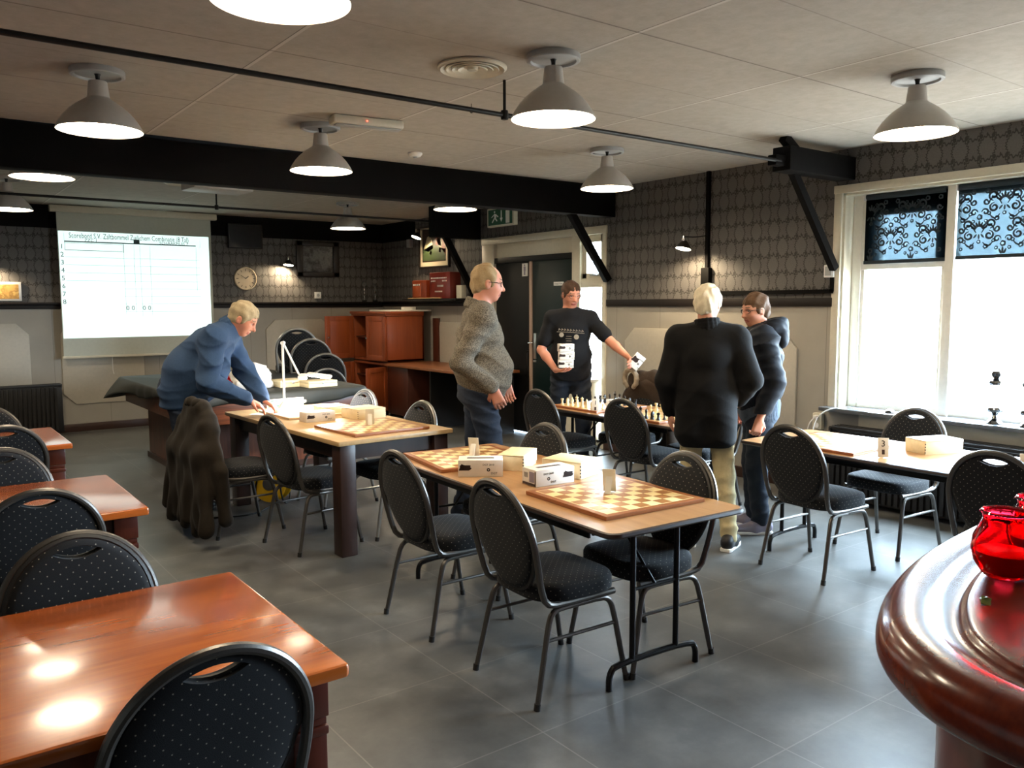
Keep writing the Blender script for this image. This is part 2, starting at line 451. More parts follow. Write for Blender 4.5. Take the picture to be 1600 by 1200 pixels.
def face_mat(origin, xdir, zdir=(0, 0, 1)):
    """matrix putting a text (x right, y up, normal +z) on a wall: x along xdir, y along zdir"""
    x = Vector(xdir).normalized(); y = Vector(zdir).normalized(); z = x.cross(y)
    Mx = Matrix((x, y, z)).transposed().to_4x4(); Mx.translation = Vector(origin); return Mx

# ================================================================== ROOM
XL, YF = -2.6, -2.4
struct(MB().b6(XL-.2, XR+.3, YF-.2, YB+.2, -.1, 0).build('floor', 'floor'))
struct(MB().b6(XL-.2, XR+.3, YF-.2, YB+.2, H, H+.1).build('ceiling', 'ceil'))
RT = 1.66           # height where panelling meets wallpaper
def wall_piece(mb, ax, a, b, z0, z1, pos, th):
    # ax 'x': wall lies on plane x=pos; spans y a..b. ax 'y': plane y=pos
    for (q0, q1, mi) in ((z0, min(z1, RT), 0), (max(z0, RT), z1, 1)):
        if q1 <= q0: continue
        mb.mat(mi)
        if ax == 'x': mb.b6(pos, pos+th, a, b, q0, q1)
        else: mb.b6(a, b, pos, pos+th, q0, q1)
WY0, WY1, WZ0, WZ1 = .25, 3.93, .765, 2.55         # big window
DY0, DY1, DZ1 = 6.80, 9.14, 2.47                   # door set
mb = MB()
wall_piece(mb, 'x', YF, WY0, 0, H, XR, .28)
wall_piece(mb, 'x', WY0, WY1, 0, WZ0, XR, .28)
wall_piece(mb, 'x', WY0, WY1, WZ1, H, XR, .28)
wall_piece(mb, 'x', WY1, DY0, 0, H, XR, .28)
wall_piece(mb, 'x', DY0, DY1, DZ1, H, XR, .28)
wall_piece(mb, 'x', DY1, YB+.2, 0, H, XR, .28)
struct(mb.build('wall_right', ['panel', 'paper']))
mb = MB(); wall_piece(mb, 'y', XL, XR, 0, H, YB, .2); struct(mb.build('wall_back', ['panel', 'paper']))
mb = MB(); wall_piece(mb, 'x', YF, YB, 0, H, XL, -.2); struct(mb.build('wall_left', ['panel', 'paper']))
mb = MB(); wall_piece(mb, 'y', XL, XR, 0, H, YF, -.2); struct(mb.build('wall_front', ['panel', 'paper']))
# rails
def rail(name, *bx):
    mb = MB()
    for b in bx: mb.b6(*b, .004)
    return struct(mb.build(name, 'rail'))
rail('trim_1', (XR-.03, XR+.01, WY1+.06, DY0-.05, 1.615, 1.69))
rail('trim_2', (XR-.03, XR+.01, DY1+.05, YB, 1.615, 1.67), (XR-.10, XR+.01, DY1+.05, YB, 1.67, 1.69))
rail('trim_3', (XL, XR-.03, YB-.03, YB+.01, 1.60, 1.655), (XL, XR-.10, YB-.09, YB+.01, 1.655, 1.683))
struct(MB().b6(XL, XR, YB-.018, YB+.02, 2.62, H).build('trim_4', 'black_beam'))      # black band under the ceiling
struct(MB().b6(XR-.018, XR+.02, 10.95, YB-.018, 2.62, H).build('trim_5', 'black_beam'))
# skirting
struct(MB().b6(XL, XR, YB-.03, YB+.01, 0, .10, .004).build('baseboard_back', 'skirt'))
mb = MB(); mb.b6(XR-.03, XR+.01, WY1, DY0-.02, 0, .10, .004); mb.b6(XR-.03, XR+.01, DY1+.02, YB-.03, 0, .10, .004)
struct(mb.build('baseboard_right', 'skirt'))
struct(MB().b6(XL-.01, XL+.03, YF, YB-.03, 0, .10, .004).build('baseboard_left', 'skirt'))
# chamfered applied panels
def octa(name, ax, a, b, z0, z1, c=.14):
    P = [(a+c, z0), (b-c, z0), (b, z0+c), (b, z1-c), (b-c, z1), (a+c, z1), (a, z1-c), (a, z0+c)]
    mb = MB()
    if ax == 'y': Mx = Matrix(((1, 0, 0, 0), (0, 0, 1, 0), (0, 1, 0, 0), (0, 0, 0, 1)))
    else: Mx = Matrix(((0, 0, 1, 0), (1, 0, 0, 0), (0, 1, 0, 0), (0, 0, 0, 1)))
    w0 = YB if ax == 'y' else XR
    mb.prism(P, w0-.022, w0+.004, .006, Mx)
    return struct(mb.build(name, 'oct'))
n_ = 6
for a, b, z0 in ((.35, 1.38, .36), (1.73, 2.72, .36), (3.05, 4.08, .36), (4.43, 5.45, .36)):
    octa('trim_%d' % n_, 'y', a, b, z0, 1.42); n_ += 1
for a, b in ((4.32, 6.46), (9.42, 10.40)):
    octa('trim_%d' % n_, 'x', a, b, .36, 1.385); n_ += 1

# ------------------------------------------------------------------ big window
wn = MB()
fx = XR+.13
def wbar(y0, y1, z0, z1, x0=fx, x1=fx+.07): wn.b6(x0, x1, y0, y1, z0, z1, .006)
wbar(WY1-.10, WY1-.02, WZ0, WZ1, fx-.006, fx+.074); wbar(WY0, WY0+.08, WZ0, WZ1, fx-.006, fx+.074)
wbar(WY0, WY1, WZ1-.09, WZ1); wbar(WY0, WY1, WZ0, WZ0+.05)
wbar(3.06, 3.13, WZ0, WZ1, fx-.03, fx+.07)
wbar(1.62, 1.69, WZ0, WZ1, fx-.03, fx+.07)
wbar(3.13, 3.85, 1.92, 1.985); wbar(3.13, 3.22, 1.985, WZ1-.05, fx+.004, fx+.066); wbar(3.68, 3.85, 1.985, WZ1-.05, fx+.004, fx+.066); wbar(3.13, 3.85, 2.36, WZ1-.05, fx+.007, fx+.063)
wbar(3.13, 3.17, WZ0+.04, 1.92, fx+.004, fx+.066); wbar(3.80, 3.85, WZ0+.04, 1.92, fx+.004, fx+.066)
win = wn.build('window_1', 'frame_white'); struct(win)
tr_ = MB()      # architrave round the opening and its reveal
tr_.b6(XR-.025, XR+.01, WY1, WY1+.07, WZ0-.02, WZ1+.06, .004); tr_.b6(XR-.029, XR+.012, WY0-.074, WY1+.074, WZ1, WZ1+.064, .004)
tr_.b6(XR-.025, XR+.01, WY0-.07, WY0, WZ0-.02, WZ1+.06, .004)
tr_.b6(XR, XR+.2, WY1-.02, WY1+.004, WZ0, WZ1); tr_.b6(XR, XR+.2, WY0-.004, WY0+.02, WZ0, WZ1); tr_.b6(XR, XR+.2, WY0, WY1, WZ1-.02, WZ1+.004)
tr_.build('casing', 'frame_w', win)
MB().b6(fx+.032, fx+.038, WY0+.05, WY1-.08, WZ0+.04, WZ1-.06).build('pane', 'pane', win)
sl = MB(); sl.b6(XR-.13, XR+.14, WY0-.08, WY1+.09, WZ0-.03, WZ0+.003, .006); sl.build('sill', 'sill', win)
struct(MB().b6(XR-.028, XR+.006, WY0-.05, WY1-.22, .62, WZ0-.032, .003).build('trim_20', 'frame_w'))
# lace roller blinds -------------------------------------------------
def lace_motif(mb, y0, y1, z0, z1, x):
    def band(pts, w):
        V = []; Fs = []
        n = len(pts)
        for i, (a, b) in enumerate(pts):
            p, q = pts[max(i-1, 0)], pts[min(i+1, n-1)]
            d = Vector((q[0]-p[0], q[1]-p[1])); d = d.normalized() if d.length else Vector((1, 0))
            ww = w*(1-.55*abs(2*i/(n-1)-1)**2)
            V += [(x, a-d.y*ww, b+d.x*ww), (x, a+d.y*ww, b-d.x*ww)]
        for i in range(n-1): Fs.append((2*i, 2*i+1, 2*i+3, 2*i+2))
        ok = all(y0 < p[0] < y1 and z0 < p[1] < z1 for p in pts)
        if ok: mb.raw(V, Fs)
        return ok
    def curl(cx, cz, r0, a0, turns, sx=1, w=.006):
        pts = []
        for i in range(15):
            t = i/14; a = a0+turns*2*PI*t; r = r0*(1-.72*t)
            pts.append((cx+sx*r*math.cos(a), cz+r*math.sin(a)))
        band(pts, w)
    def blob(cx, cz, r, k=5, hole=True, a0=.3):
        pts = []
        for i in range(k*6+1):
            a = a0+2*PI*i/(k*6); rr = r*(.75+.25*abs(math.cos(k*a/2)))
            pts.append((cx+rr*math.cos(a), cz+rr*math.sin(a)))
        band(pts, r*.38)
    def leaf(cx, cz, L, a, w):
        d = Vector((math.cos(a), math.sin(a)))
        band([(cx+d.x*L*t, cz+d.y*L*t) for t in (0, .25, .5, .75, 1)], w)
    PY, PZ = .34, .40
    iy0 = int(y0/PY)-1
    for i in range(iy0, int(y1/PY)+2):
        for j in range(-1, 5):
            cy = i*PY; cz = z0-.02+j*PZ/2
            if j % 2: cy += PY/2
            for k in range(7):
                a = PI/2+(k-3)*.40; leaf(cy+.022*math.cos(a), cz+.022*math.sin(a), .040+.008*(k % 2), a, .0078)
            for k in (-1, 0, 1): leaf(cy+.02*math.sin(k*.8), cz-.03, .035, -PI/2+k*.7, .0070)
            blob(cy, cz+.095, .017); blob(cy, cz-.085, .012)
            for s_ in (-1, 1):
                curl(cy+s_*.078, cz+.045, .036, -PI/2, 1.25, s_, .0082)
                curl(cy+s_*.072, cz-.040, .034, PI/2, -1.25, s_, .0082)
                curl(cy+s_*.040, cz+.130, .026, PI, -1.1, s_, .0070)
                curl(cy+s_*.125, cz+.005, .024, PI, 1.1, s_, .0070)
                band([(cy+s_*(.02+.10*q_), cz-.02+.06*math.sin(q_*PI)) for q_ in (0, .2, .4, .6, .8, 1)], .0070)
                band([(cy+s_*(.03+.07*q_), cz-.09-.03*math.sin(q_*PI)) for q_ in (0, .25, .5, .75, 1)], .0070)
                blob(cy+s_*.120, cz+.080, .015); blob(cy+s_*.045, cz+.065, .011); blob(cy+s_*.105, cz-.080, .012)
def blind(y0, y1, z0, z1, label):
    t = thing('roller_blind', label, 'blind', (0, 0, 0), 0, None)
    x = XR+.105
    MB().cyl((x, y0+.02, z1-.02), (x, y1-.02, z1-.02), .026).build('roller', 'lace', t)
    f = MB(); f.b6(x-.0006, x+.0006, y0+.01, y1-.01, z0, z1-.02); f.mat(1); lace_motif(f, y0+.012, y1-.012, z0+.01, z1-.05, x-.0018)
    f.build('fabric', ['sheer', 'lace'], t)
    MB().b6(x-.010, x+.006, y0+.008, y1-.008, z0-.022, z0+.006, .003).build('bottom_bar', 'lace', t)
    MB().b6(x-.03, x+.03, y1-.012, y1, z1-.05, z1+.005, .003).build('bracket', 'white', t)
    return t
blind(3.12, 3.80, 1.985, WZ1-.02, 'dark lace damask roller blind at the left small pane, half drawn')
blind(1.66, 3.06, 1.99, WZ1-.02, 'wide dark lace damask roller blind over the large right pane')

# ------------------------------------------------------------------ doors in the right wall
fr = MB()
fr.b6(XR-.02, XR+.12, DY1-.24, DY1+.03, 0, DZ1+.03, .004)
fr.b6(XR-.02, XR+.12, DY0-.03, DY0+.03, 0, DZ1+.03, .004)
fr.b6(XR-.026, XR+.114, DY0-.036, DY1+.036, DZ1-.05, DZ1+.036, .004)
fr.b6(XR-.02, XR+.12, 7.20, 7.34, 0, DZ1, .004)
fr.b6(XR, XR+.12, DY0, 7.22, 1.83, 1.93, .004); fr.b6(XR, XR+.12, DY0, 7.22, 0, .12, .004)
fr.b6(XR+.02, XR+.06, 7.34, 8.90, 2.24, 2.44, .004)
fr.b6(XR+.02, XR+.10, DY0+.02, DY0+.09, 1.93, 2.42, .003); fr.b6(XR+.02, XR+.10, 7.13, 7.21, 1.93, 2.42, .003)
fr.b6(XR+.02, XR+.10, DY0+.03, 7.2, 2.34, 2.42, .003); fr.b6(XR+.02, XR+.10, DY0+.03, 7.2, 1.92, 1.99, .003)
dfr = fr.build('window_2', 'frame_w'); struct(dfr)
MB().b6(XR+.085, XR+.09, DY0+.02, 7.21, .1, 2.40).build('pane', 'pane', dfr)
hb = MB(); hb.box((XR+.005, 6.98, 1.965), (.02, .14, .018), .004); hb.box((XR-.012, 7.0, 1.975), (.02, .07, .014), .003); hb.build('window_catch', 'steel', dfr)
hd = MB(); hd.b6(XR-.01, XR+.06, 7.34, 8.90, 2.17, 2.24, .003); struct(hd.build('trim_21', 'door_black'))
d1 = MB().b6(XR+.01, XR+.055, 7.345, 8.115, .01, 2.17, .003).build('door_1', 'door_green'); struct(d1)
MB().b6(XR-.006, XR+.05, 8.117, 8.165, .01, 2.17, .003).build('edge_strip', 'strip', d1)
lk = MB(); lk.b6(XR-.004, XR+.012, 8.03, 8.085, .96, 1.28, .004); lk.b6(XR-.004, XR+.012, 8.03, 8.09, .92, .945, .002); lk.build('lock_plate', 'steel', d1)
MB().tube([(XR, 8.06, 1.165), (XR-.05, 8.06, 1.165), (XR-.055, 8.06+.05, 1.16), (XR-.055, 8.12, 1.158)], .009, smooth=1).build('door_handle', 'chrome', d1)
sg = MB(); sg.b6(XR+.004, XR+.012, 7.52, 7.70, 1.86, 1.905, .002); sgn = sg.build('sign_plate', 'white', d1)
text_part('sign_text', 'TOILETTEN', .028, 'black', sgn, face_mat((XR+.0035, 7.61, 1.882), (0, -1, 0)))
d2 = MB().b6(XR+.02, XR+.06, 8.167, 8.90, .01, 2.17, .003).build('door_2', 'door_black'); struct(d2)
MB().b6(XR+.006, XR+.022, 8.20, 8.235, .72, 1.06, .003).build('lock_plate', 'iron', d2)
MB().tube([(XR+.01, 8.21, .75), (XR-.03, 8.21, .77), (XR-.03, 8.21, 1.03), (XR+.01, 8.21, 1.05)], .008, smooth=1).build('pull_handle', 'iron', d2)
sg = MB(); sg.b6(XR+.010, XR+.022, 8.22, 8.33, 1.99, 2.15, .002); sgn = sg.build('sign_plate', 'white', d2)
sm = MB(); sm.cyl((XR+.008, 8.275, 2.125), (XR+.010, 8.275, 2.125), .012); sm.b6(XR+.008, XR+.010, 8.255, 8.295, 2.055, 2.11); sm.b6(XR+.008, XR+.010, 8.26, 8.29, 2.005, 2.055)
sm.build('figure_print', 'greyprint', sgn)

# ------------------------------------------------------------------ beams, struts, rods
def beamthing(name, label, cat='beam', group=None):
    return thing(name, label, cat, (0, 0, 0), 0, group)
t = beamthing('ceiling_beam', 'long black timber beam crossing the whole ceiling')
MB().b6(XL, XR, 6.64, 6.80, 2.585, H, .005).build('timber', 'black_beam', t)
def brace(parent, x0, z0, x1, z1, y, w=.075):
    MB().tube([(x0, y, z0), (x1, y, z1)], w*.68, 4).build('brace', 'black_beam', parent, angle=20)
brace(t, 5.82, 2.60, XR-.035, 1.90, 6.72)
t = beamthing('beam_stub', 'short black beam stub with diagonal strut beside the big window')
mb = MB(); mb.b6(5.50, XR, 3.83, 3.99, 2.65, 2.83, .005); mb.b6(5.38, 5.7, 3.87, 3.95, 2.68, 2.76, .01); mb.build('timber', 'black_beam', t)
MB().tube([(5.78, 3.91, 2.75), (5.52, 3.91, H-.005)], .045, 4).build('upper_strut', 'black_beam', t, angle=20)
brace(t, 5.73, 2.68, XR-.04, 1.93, 3.97, .06)
t = beamthing('beam_stub', 'short deep black beam stub with strut above the red accordion')
MB().b6(5.68, XR, 9.22, 9.38, 2.51, H, .005).build('timber', 'black_beam', t)
brace(t, 5.86, 2.54, XR-.04, 1.72, 9.28)
def rod(label, y, z, x0, x1, xh):
    t = thing('tie_rod', label, 'rod')
    MB().cyl((x0, y, z), (x1, y, z), .0135, n=10).build('rod', 'iron', t)
    h = MB(); h.cyl((xh, y, z), (xh, y, H), .009, n=10); h.build('hanger', 'iron', t)
    MB().lathe([(0, -.03), (.02, -.025), (.024, 0), (.02, .025), (0, .03)], (xh, y, z), 12).build('knuckle', 'iron', t)
    return t
rod('black iron tie rod under the near ceiling, its hanger left of a pendant lamp', 3.88, 2.715, XL+.01, 5.45, 2.86)
rod('black iron tie rod in front of the projection screen', 9.36, 2.715, XL+.01, 5.72, 2.95)

# ------------------------------------------------------------------ pendant lamps
def make_lamp():
    t = thing('pendant_lamp', '', 'lamp')
    MB().lathe([(0, 0), (.135, 0), (.138, -.006), (.138, -.030), (.133, -.034), (.118, -.034), (.113, -.022), (.0, -.022)], (0, 0, 0), 40).build('ceiling_rose', 'plate', t)
    c = MB(); c.lathe([(0, -.02), (.018, -.02), (.013, -.03), (.010, -.05), (.012, -.07), (0, -.07)], (0, 0, 0), 12); c.build('cord_grip', 'iron', t)
    sh = MB()
    prof = [(0, -.060), (.044, -.060), (.047, -.064), (.056, -.145), (.060, -.150), (.082, -.165), (.118, -.190), (.150, -.218), (.178, -.250), (.202, -.285), (.214, -.308), (.218, -.317), (.216, -.321),
            (.210, -.312), (.196, -.285), (.172, -.252), (.145, -.224), (.112, -.196), (.078, -.172), (.045, -.155), (0, -.15)]
    sh.lathe(prof, (0, 0, 0), 48); shade = sh.build('shade', 'lampgrey', t)
    MB().lathe([(0, -.300), (.203, -.300), (.2035, -.304), (0, -.304)], (0, 0, 0), 40).build('diffuser', 'lampwhite', t)
    return t
lamp_spots = [
 (.97, 5.01, 'grey pendant lamp left of the beam end, in the near left of the ceiling'),
 (2.78, 3.35, 'large grey pendant lamp in the middle beside the hanger of the iron rod'),
 (4.66, 2.44, 'grey pendant lamp nearest the big window'),
 (2.51, 5.60, 'grey pendant lamp between the emergency light and the long beam'),
 (4.79, 5.08, 'grey pendant lamp hanging in front of the right end of the long beam'),
 (1.03, 2.57, 'pendant lamp at the top edge, only its lit rim showing'),
 (.96, 7.07, 'pendant lamp just behind the long beam, left of the projection screen top'),
 (.99, 9.60, 'pendant lamp farthest left, cut by the left edge of the picture'),
 (4.65, 9.62, 'pendant lamp in the back of the room near the framed photo'),
 (4.60, 7.08, 'pendant lamp behind the beam, before the deep black stub'),
]
proto = make_lamp()
for i, (x, y, lb) in enumerate(lamp_spots):
    o = proto if i == 0 else copy_tree(proto)
    o.location = (x, y, H); tag(o, lb, 'lamp', 'grey pendant lamps under the ceiling')

# ------------------------------------------------------------------ ceiling fittings
def vent(x, y, r, lb):
    t = thing('ceiling_vent', lb, 'vent', (x, y, H), 0, 'round ceiling vents')
    MB().lathe([(0, -.004), (r, -.004), (r*1.0, -.012), (r*.93, -.020), (r*.9, -.016), (r*.9, -.004)], (0, 0, 0), 40).build('rim', 'frame_w', t)
    for k in range(4):
        q = r*(.76-.17*k)
        MB().lathe([(q, -.006), (q+.03*r/.18, -.022), (q+.03*r/.18+.004, -.018), (q+.006, -.004), (q, -.006)], (0, 0, 0), 36).build('ring', 'frame_w', t)
    MB().lathe([(0, -.024), (r*.15, -.022), (r*.17, -.006), (0, -.004)], (0, 0, 0), 24).build('hub', 'frame_w', t)
vent(2.56, 3.76, .185, 'large round ringed vent in the near ceiling')
vent(2.50, 9.00, .185, 'small looking round vent over the projection screen, behind the projector')
t = thing('emergency_light', 'flat white emergency light box on the ceiling', 'light', (2.68, 5.22, H), R(-8))
MB().box((0, 0, -.03), (.50, .13, .06), .018).build('housing', 'frame_w', t)
MB().box((0, -.02, -.064), (.46, .07, .010), .004).build('lens', 'plate', t)
MB().lathe([(0, 0), (.005, 0), (.004, -.004), (0, -.005)], (-.02, -.066, -.03), 10, Euler((R(-90), 0, 0))).build('indicator', emit('red_indicator', (1, .05, .02), 4), t)
t = thing('smoke_detector', 'small white detector on the ceiling next to the long beam', 'detector', (3.60, 6.15, H))
MB().lathe([(0, 0), (.06, 0), (.06, -.012), (.045, -.03), (0, -.034)], (0, 0, 0), 24).build('body', 'white', t)
MB().lathe([(0, -.03), (.018, -.03), (.014, -.042), (0, -.044)], (0, 0, 0), 14).build('sensor', 'plate', t)
t = thing('ceiling_hook', 'little wire hook screwed into the ceiling behind the middle pendant lamp', 'hook', (3.02, 4.45, H))
MB().tube([(0, 0, 0), (0, 0, -.03), (.015, 0, -.045), (0, 0, -.06), (-.012, 0, -.05)], .0025, 6, smooth=2).build('wire', 'iron', t)

# ------------------------------------------------------------------ projector
t = thing('projector', 'grey video projector hanging under the ceiling behind the long beam', 'projector', (2.52, 7.95, 2.76), R(4))
MB().box((0, 0, 0), (.56, .36, .12), .02).build('body', 'plate', t)
MB().cyl((-.16, .17, 0), (-.16, .20, 0), .045).build('lens', 'black', t)
g = MB()
for k in range(7): g.b6(.0+.03*k, .018+.03*k, -.182, -.178, -.035, .03)
g.build('grille', 'black', t)
mt_ = MB(); mt_.cyl((0, 0, .06), (0, 0, H-2.76), .02); mt_.box((0, 0, .065), (.2, .2, .012), .003); mt_.build('ceiling_mount', 'black', t)
# ------------------------------------------------------------------ projection screen
sy = YB-.16
t = thing('projection_screen', 'pulled-down projection screen showing a score table', 'screen')
MB().b6(1.66, 3.72, sy-.03, sy+.06, 2.815, 2.90, .012).build('casing', 'frame_w', t)
MB().b6(1.735, 3.635, sy, sy+.003, .99, 2.83).build('sheet', 'screencloth', t)
MB().b6(1.72, 3.65, sy-.015, sy+.015, .965, .995, .006).build('bottom_bar', 'frame_w', t)
MB().tube([(2.3, sy, .97), (2.3, sy, .80), (2.31, sy, .74)], .004, 6).build('pull_cord', 'white', t)
br = MB(); br.b6(1.68, 1.74, sy+.05, YB, 2.84, 2.88); br.b6(3.64, 3.70, sy+.05, YB, 2.84, 2.88); br.build('bracket', 'iron', t)
ix0, ix1, iz0, iz1 = 1.745, 3.60, 1.225, 2.58
img = MB().b6(ix0, ix1, sy-.0025, sy-.0005, iz0, iz1).build('projected_image', 'screen', t)
ln = MB(); yy = sy-.0045
iw, ih = ix1-ix0, iz1-iz0
def hl(u0, u1, v, w): ln.b6(ix0+iw*u0, ix0+iw*u1, yy, yy+.001, iz1-ih*v-w/2, iz1-ih*v+w/2)
def vl(u, v0, v1, w): ln.b6(ix0+iw*u-w/2, ix0+iw*u+w/2, yy, yy+.001, iz1-ih*v1, iz1-ih*v0)
hl(.035, .905, .095, .014); hl(.035, .40, .108, .004); hl(.035, .40, .175, .006); vl(.037, .10, .175, .004); vl(.405, .10, .185, .006)
ln.b6(ix0+iw*.475, ix0+iw*.515, yy, yy+.001, iz1-ih*.095, iz1-ih*.055)
ln.build('table_rule', 'scrline', img)
ln = MB()
for k in range(1, 9): hl(.035 if k < 5 else .40, .93, .165+.0735*k, .003)
for u in (.407, .475, .515, .582): vl(u, .11, .80, .003)
vl(.905, .11, .55, .003); vl(.035, .02, .10, .003); vl(.935, .04, .11, .003)
ln.build('table_rule', 'scrline2', img)
tx = MB()
def st(txt, u, v, size, sx=1):
    text_mb(tx, txt, size, face_mat((ix0+iw*u, yy, iz1-ih*v), (1, 0, 0)) @ Matrix.Diagonal((sx, 1, 1, 1)))
st('Scorebord S.V. Zaltbommel Zuilichem Combinatie (8 Tal)', .46, .040, .095, .66)
st('ZZC 1', .20, .080, .055); st('SCHAAKHUIS 7', .75, .080, .055)
for k in range(8): st(str(k+1), .018, .145+.0735*k, .085)
st('0 0', .435, .72, .085); st('0 0', .545, .72, .085)
tx.build('score_text', 'scrline', img)

# ------------------------------------------------------------------ back wall things
t = thing('television', 'black flat television high on the wall right of the projection screen', 'television')
MB().b6(3.90, 4.40, YB-.09, YB-.04, 2.45, 2.80, .01).build('body', 'black', t)
MB().b6(3.92, 4.38, YB-.092, YB-.088, 2.47, 2.78).build('display', plain('dark_screen', (.13, .13, .14), .15), t)
MB().b6(4.1, 4.2, YB-.045, YB-.015, 2.55, 2.7).build('bracket', 'iron', t)
t = thing('wall_clock', 'round cream wall clock between screen and wall lamp', 'clock', (4.15, YB-.001, 2.02))
rx = Euler((R(90), 0, 0))
MB().lathe([(0, 0), (.165, 0), (.168, .02), (.16, .035), (.152, .036), (.15, .028), (0, .028)], (0, 0, 0), 40, rx).build('case', plain('clock_cream', (.80, .73, .62), .5), t)
mk = MB()
for k in range(12):
    a = k*PI/6; mk.box((.122*math.sin(a), -.0295, .122*math.cos(a)), (.007, .002, .030), 0, Euler((0, a, 0)))
mk.build('hour_marks', 'black', t)
for nm, L, a, w in (('hour_hand', .055, R(50), .010), ('minute_hand', .085, R(-55), .007)):
    MB().box((L/2*math.sin(a), -.032, L/2*math.cos(a)), (w, .002, L), 0, Euler((0, a, 0))).build(nm, 'black', t)
t = thing('framed_photo', 'dark framed photograph on the back wall above the trophies', 'picture')
x0, x1, z0, z1 = 4.93, 5.62, 2.065, 2.60
f = MB(); 
for b in ((x0, x1, z0, z0+.075), (x0, x1, z1-.075, z1), (x0, x0+.10, z0, z1), (x1-.10, x1, z0, z1)): f.b6(b[0], b[1], YB-.045, YB-.002, b[2], b[3], .01)
f.build('frame', plain('dark_wood_frame', (.13, .09, .075), .4), t)
tt = NT('old_street_photo'); p = tt.sep(tt.coord()); n = tt.noise(tt.coord(), 9, 5, .7)
cc = tt.ramp(tt.math('ADD', tt.math('MULTIPLY', n, .8), tt.math('MULTIPLY', tt.math('SUBTRACT', p[2], 2.2), .6)), [(.3, lin((.16, .15, .14))), (.5, lin((.42, .42, .42))), (.62, lin((.22, .21, .20))), (.75, lin((.38, .38, .40)))])
tt.base(cc, .3); M['photo'] = tt.m
MB().b6(x0+.08, x1-.08, YB-.02, YB-.01, z0+.06, z1-.06).build('photo', 'photo', t)
t = thing('framed_map', 'small landscape map in a white frame at the left picture edge', 'picture')
MB().b6(.80, 1.325, YB-.035, YB-.001, 1.70, 1.935, .006).build('frame', 'white', t)
tt = NT('old_map'); n = tt.noise(tt.coord(), 7, 6, .6); cc = tt.ramp(n, [(.4, lin((.78, .62, .35))), (.5, lin((.62, .47, .24))), (.56, lin((.82, .68, .40)))]); tt.base(cc, .35); M['map'] = tt.m
MB().b6(.82, 1.295, YB-.037, YB-.033, 1.725, 1.905).build('map', 'map', t)
t = thing('wall_socket', 'small white socket on the back wall above the dark shelf', 'socket')
MB().b6(5.21, 5.31, YB-.03, YB, 1.735, 1.835, .006).build('plate', 'white', t)
MB().lathe([(0, 0), (.024, 0), (.024, .004), (0, .004)], (5.26, YB-.0285, 1.785), 18, rx).build('outlet', 'plate', t)
def trophy(x, h, lb):
    t = thing('trophy', lb, 'trophy', (x, YB-.05, 1.683), 0, 'trophies on the back shelf')
    MB().b6(-.028, .028, -.028, .028, 0, .03, .003).build('foot', 'black', t)
    MB().lathe([(0, .03), (.026, .03), (.012, .05), (.006, h*.35), (.022, h*.42), (.024, h*.48), (.008, h*.52), (.006, h*.7), (.020, h*.74), (.006, h*.78), (.004, h*.82), (0, h*.82)], (0, 0, 0), 18).build('stem', 'chrome', t)
    MB().lathe([(0, -.006), (.034, -.006), (.036, 0), (.034, .006), (0, .006)], (0, 0, h*.9), 22, rx).build('disc', 'steel', t)
trophy(6.03, .31, 'left trophy of the two on the back shelf, slightly shorter')
trophy(6.22, .36, 'right trophy of the two on the back shelf, taller, by the room corner')
# small black wall spotlights
def wall_lamp(name, label, pos, wallpt, power, axis, tilt):
    t = thing(name, label, 'lamp')
    x, y, z = pos
    MB().tube([wallpt, (wallpt[0]*.5+x*.5, wallpt[1]*.5+y*.5, z+.10), (x, y, z+.10)], .006, 8, smooth=1).build('arm', 'iron', t)
    MB().lathe([(0, .11), (.012, .11), (.014, .09), (.02, .085), (.02, .06), (0, .06)], pos, 14).build('socket', 'chrome', t)
    MB().lathe([(0, .065), (.026, .062), (.04, .045), (.066, .010), (.078, -.018), (.074, -.018), (.062, .008), (.036, .04), (0, .05)], pos, 28, tilt).build('shade', 'black', t)
    MB().lathe([(0, -.010), (.070, -.010), (.070, -.014), (0, -.014)], pos, 22, tilt).build('bulb', 'spotbulb', t)
    l = bpy.data.lights.new('spot_light', 'SPOT'); l.energy = power; l.color = (1, .78, .50); l.spot_size = R(150); l.spot_blend = .6; l.shadow_soft_size = .03
    o = bpy.data.objects.new('spot_light', l); link(o, t); o.location = (x, y, z-.03); 
    d = Vector(axis); o.rotation_euler = d.to_track_quat('-Z', 'Y').to_euler()
    return t
M['spotbulb'] = emit('spot_bulb', (1, .85, .6), 20)
wall_lamp('wall_lamp', 'small black wall lamp beside the conduit on the right wall', (6.12, 5.42, 2.18), (XR, 5.36, 2.30), 20, (.25, 0, -1), Euler((0, R(14), 0)))
wall_lamp('wall_lamp', 'small black lamp left of the dark framed photograph, lighting the wallpaper', (4.76, YB-.13, 2.24), (4.80, YB, 2.34), 17, (-.35, .25, -1), Euler((R(-8), R(10), 0)))
wall_lamp('wall_lamp', 'small black lamp on the far right wall above the snooker picture', (6.18, 10.55, 2.62), (XR, 10.5, 2.72), 8, (.1, -.5, -1), Euler((0, R(22), 0)))
wall_lamp('wall_lamp', 'small black lamp over the white framed map', (1.0, YB-.14, 2.16), (1.0, YB, 2.26), 12, (0, .2, -1), Euler((R(-10), 0, 0)))

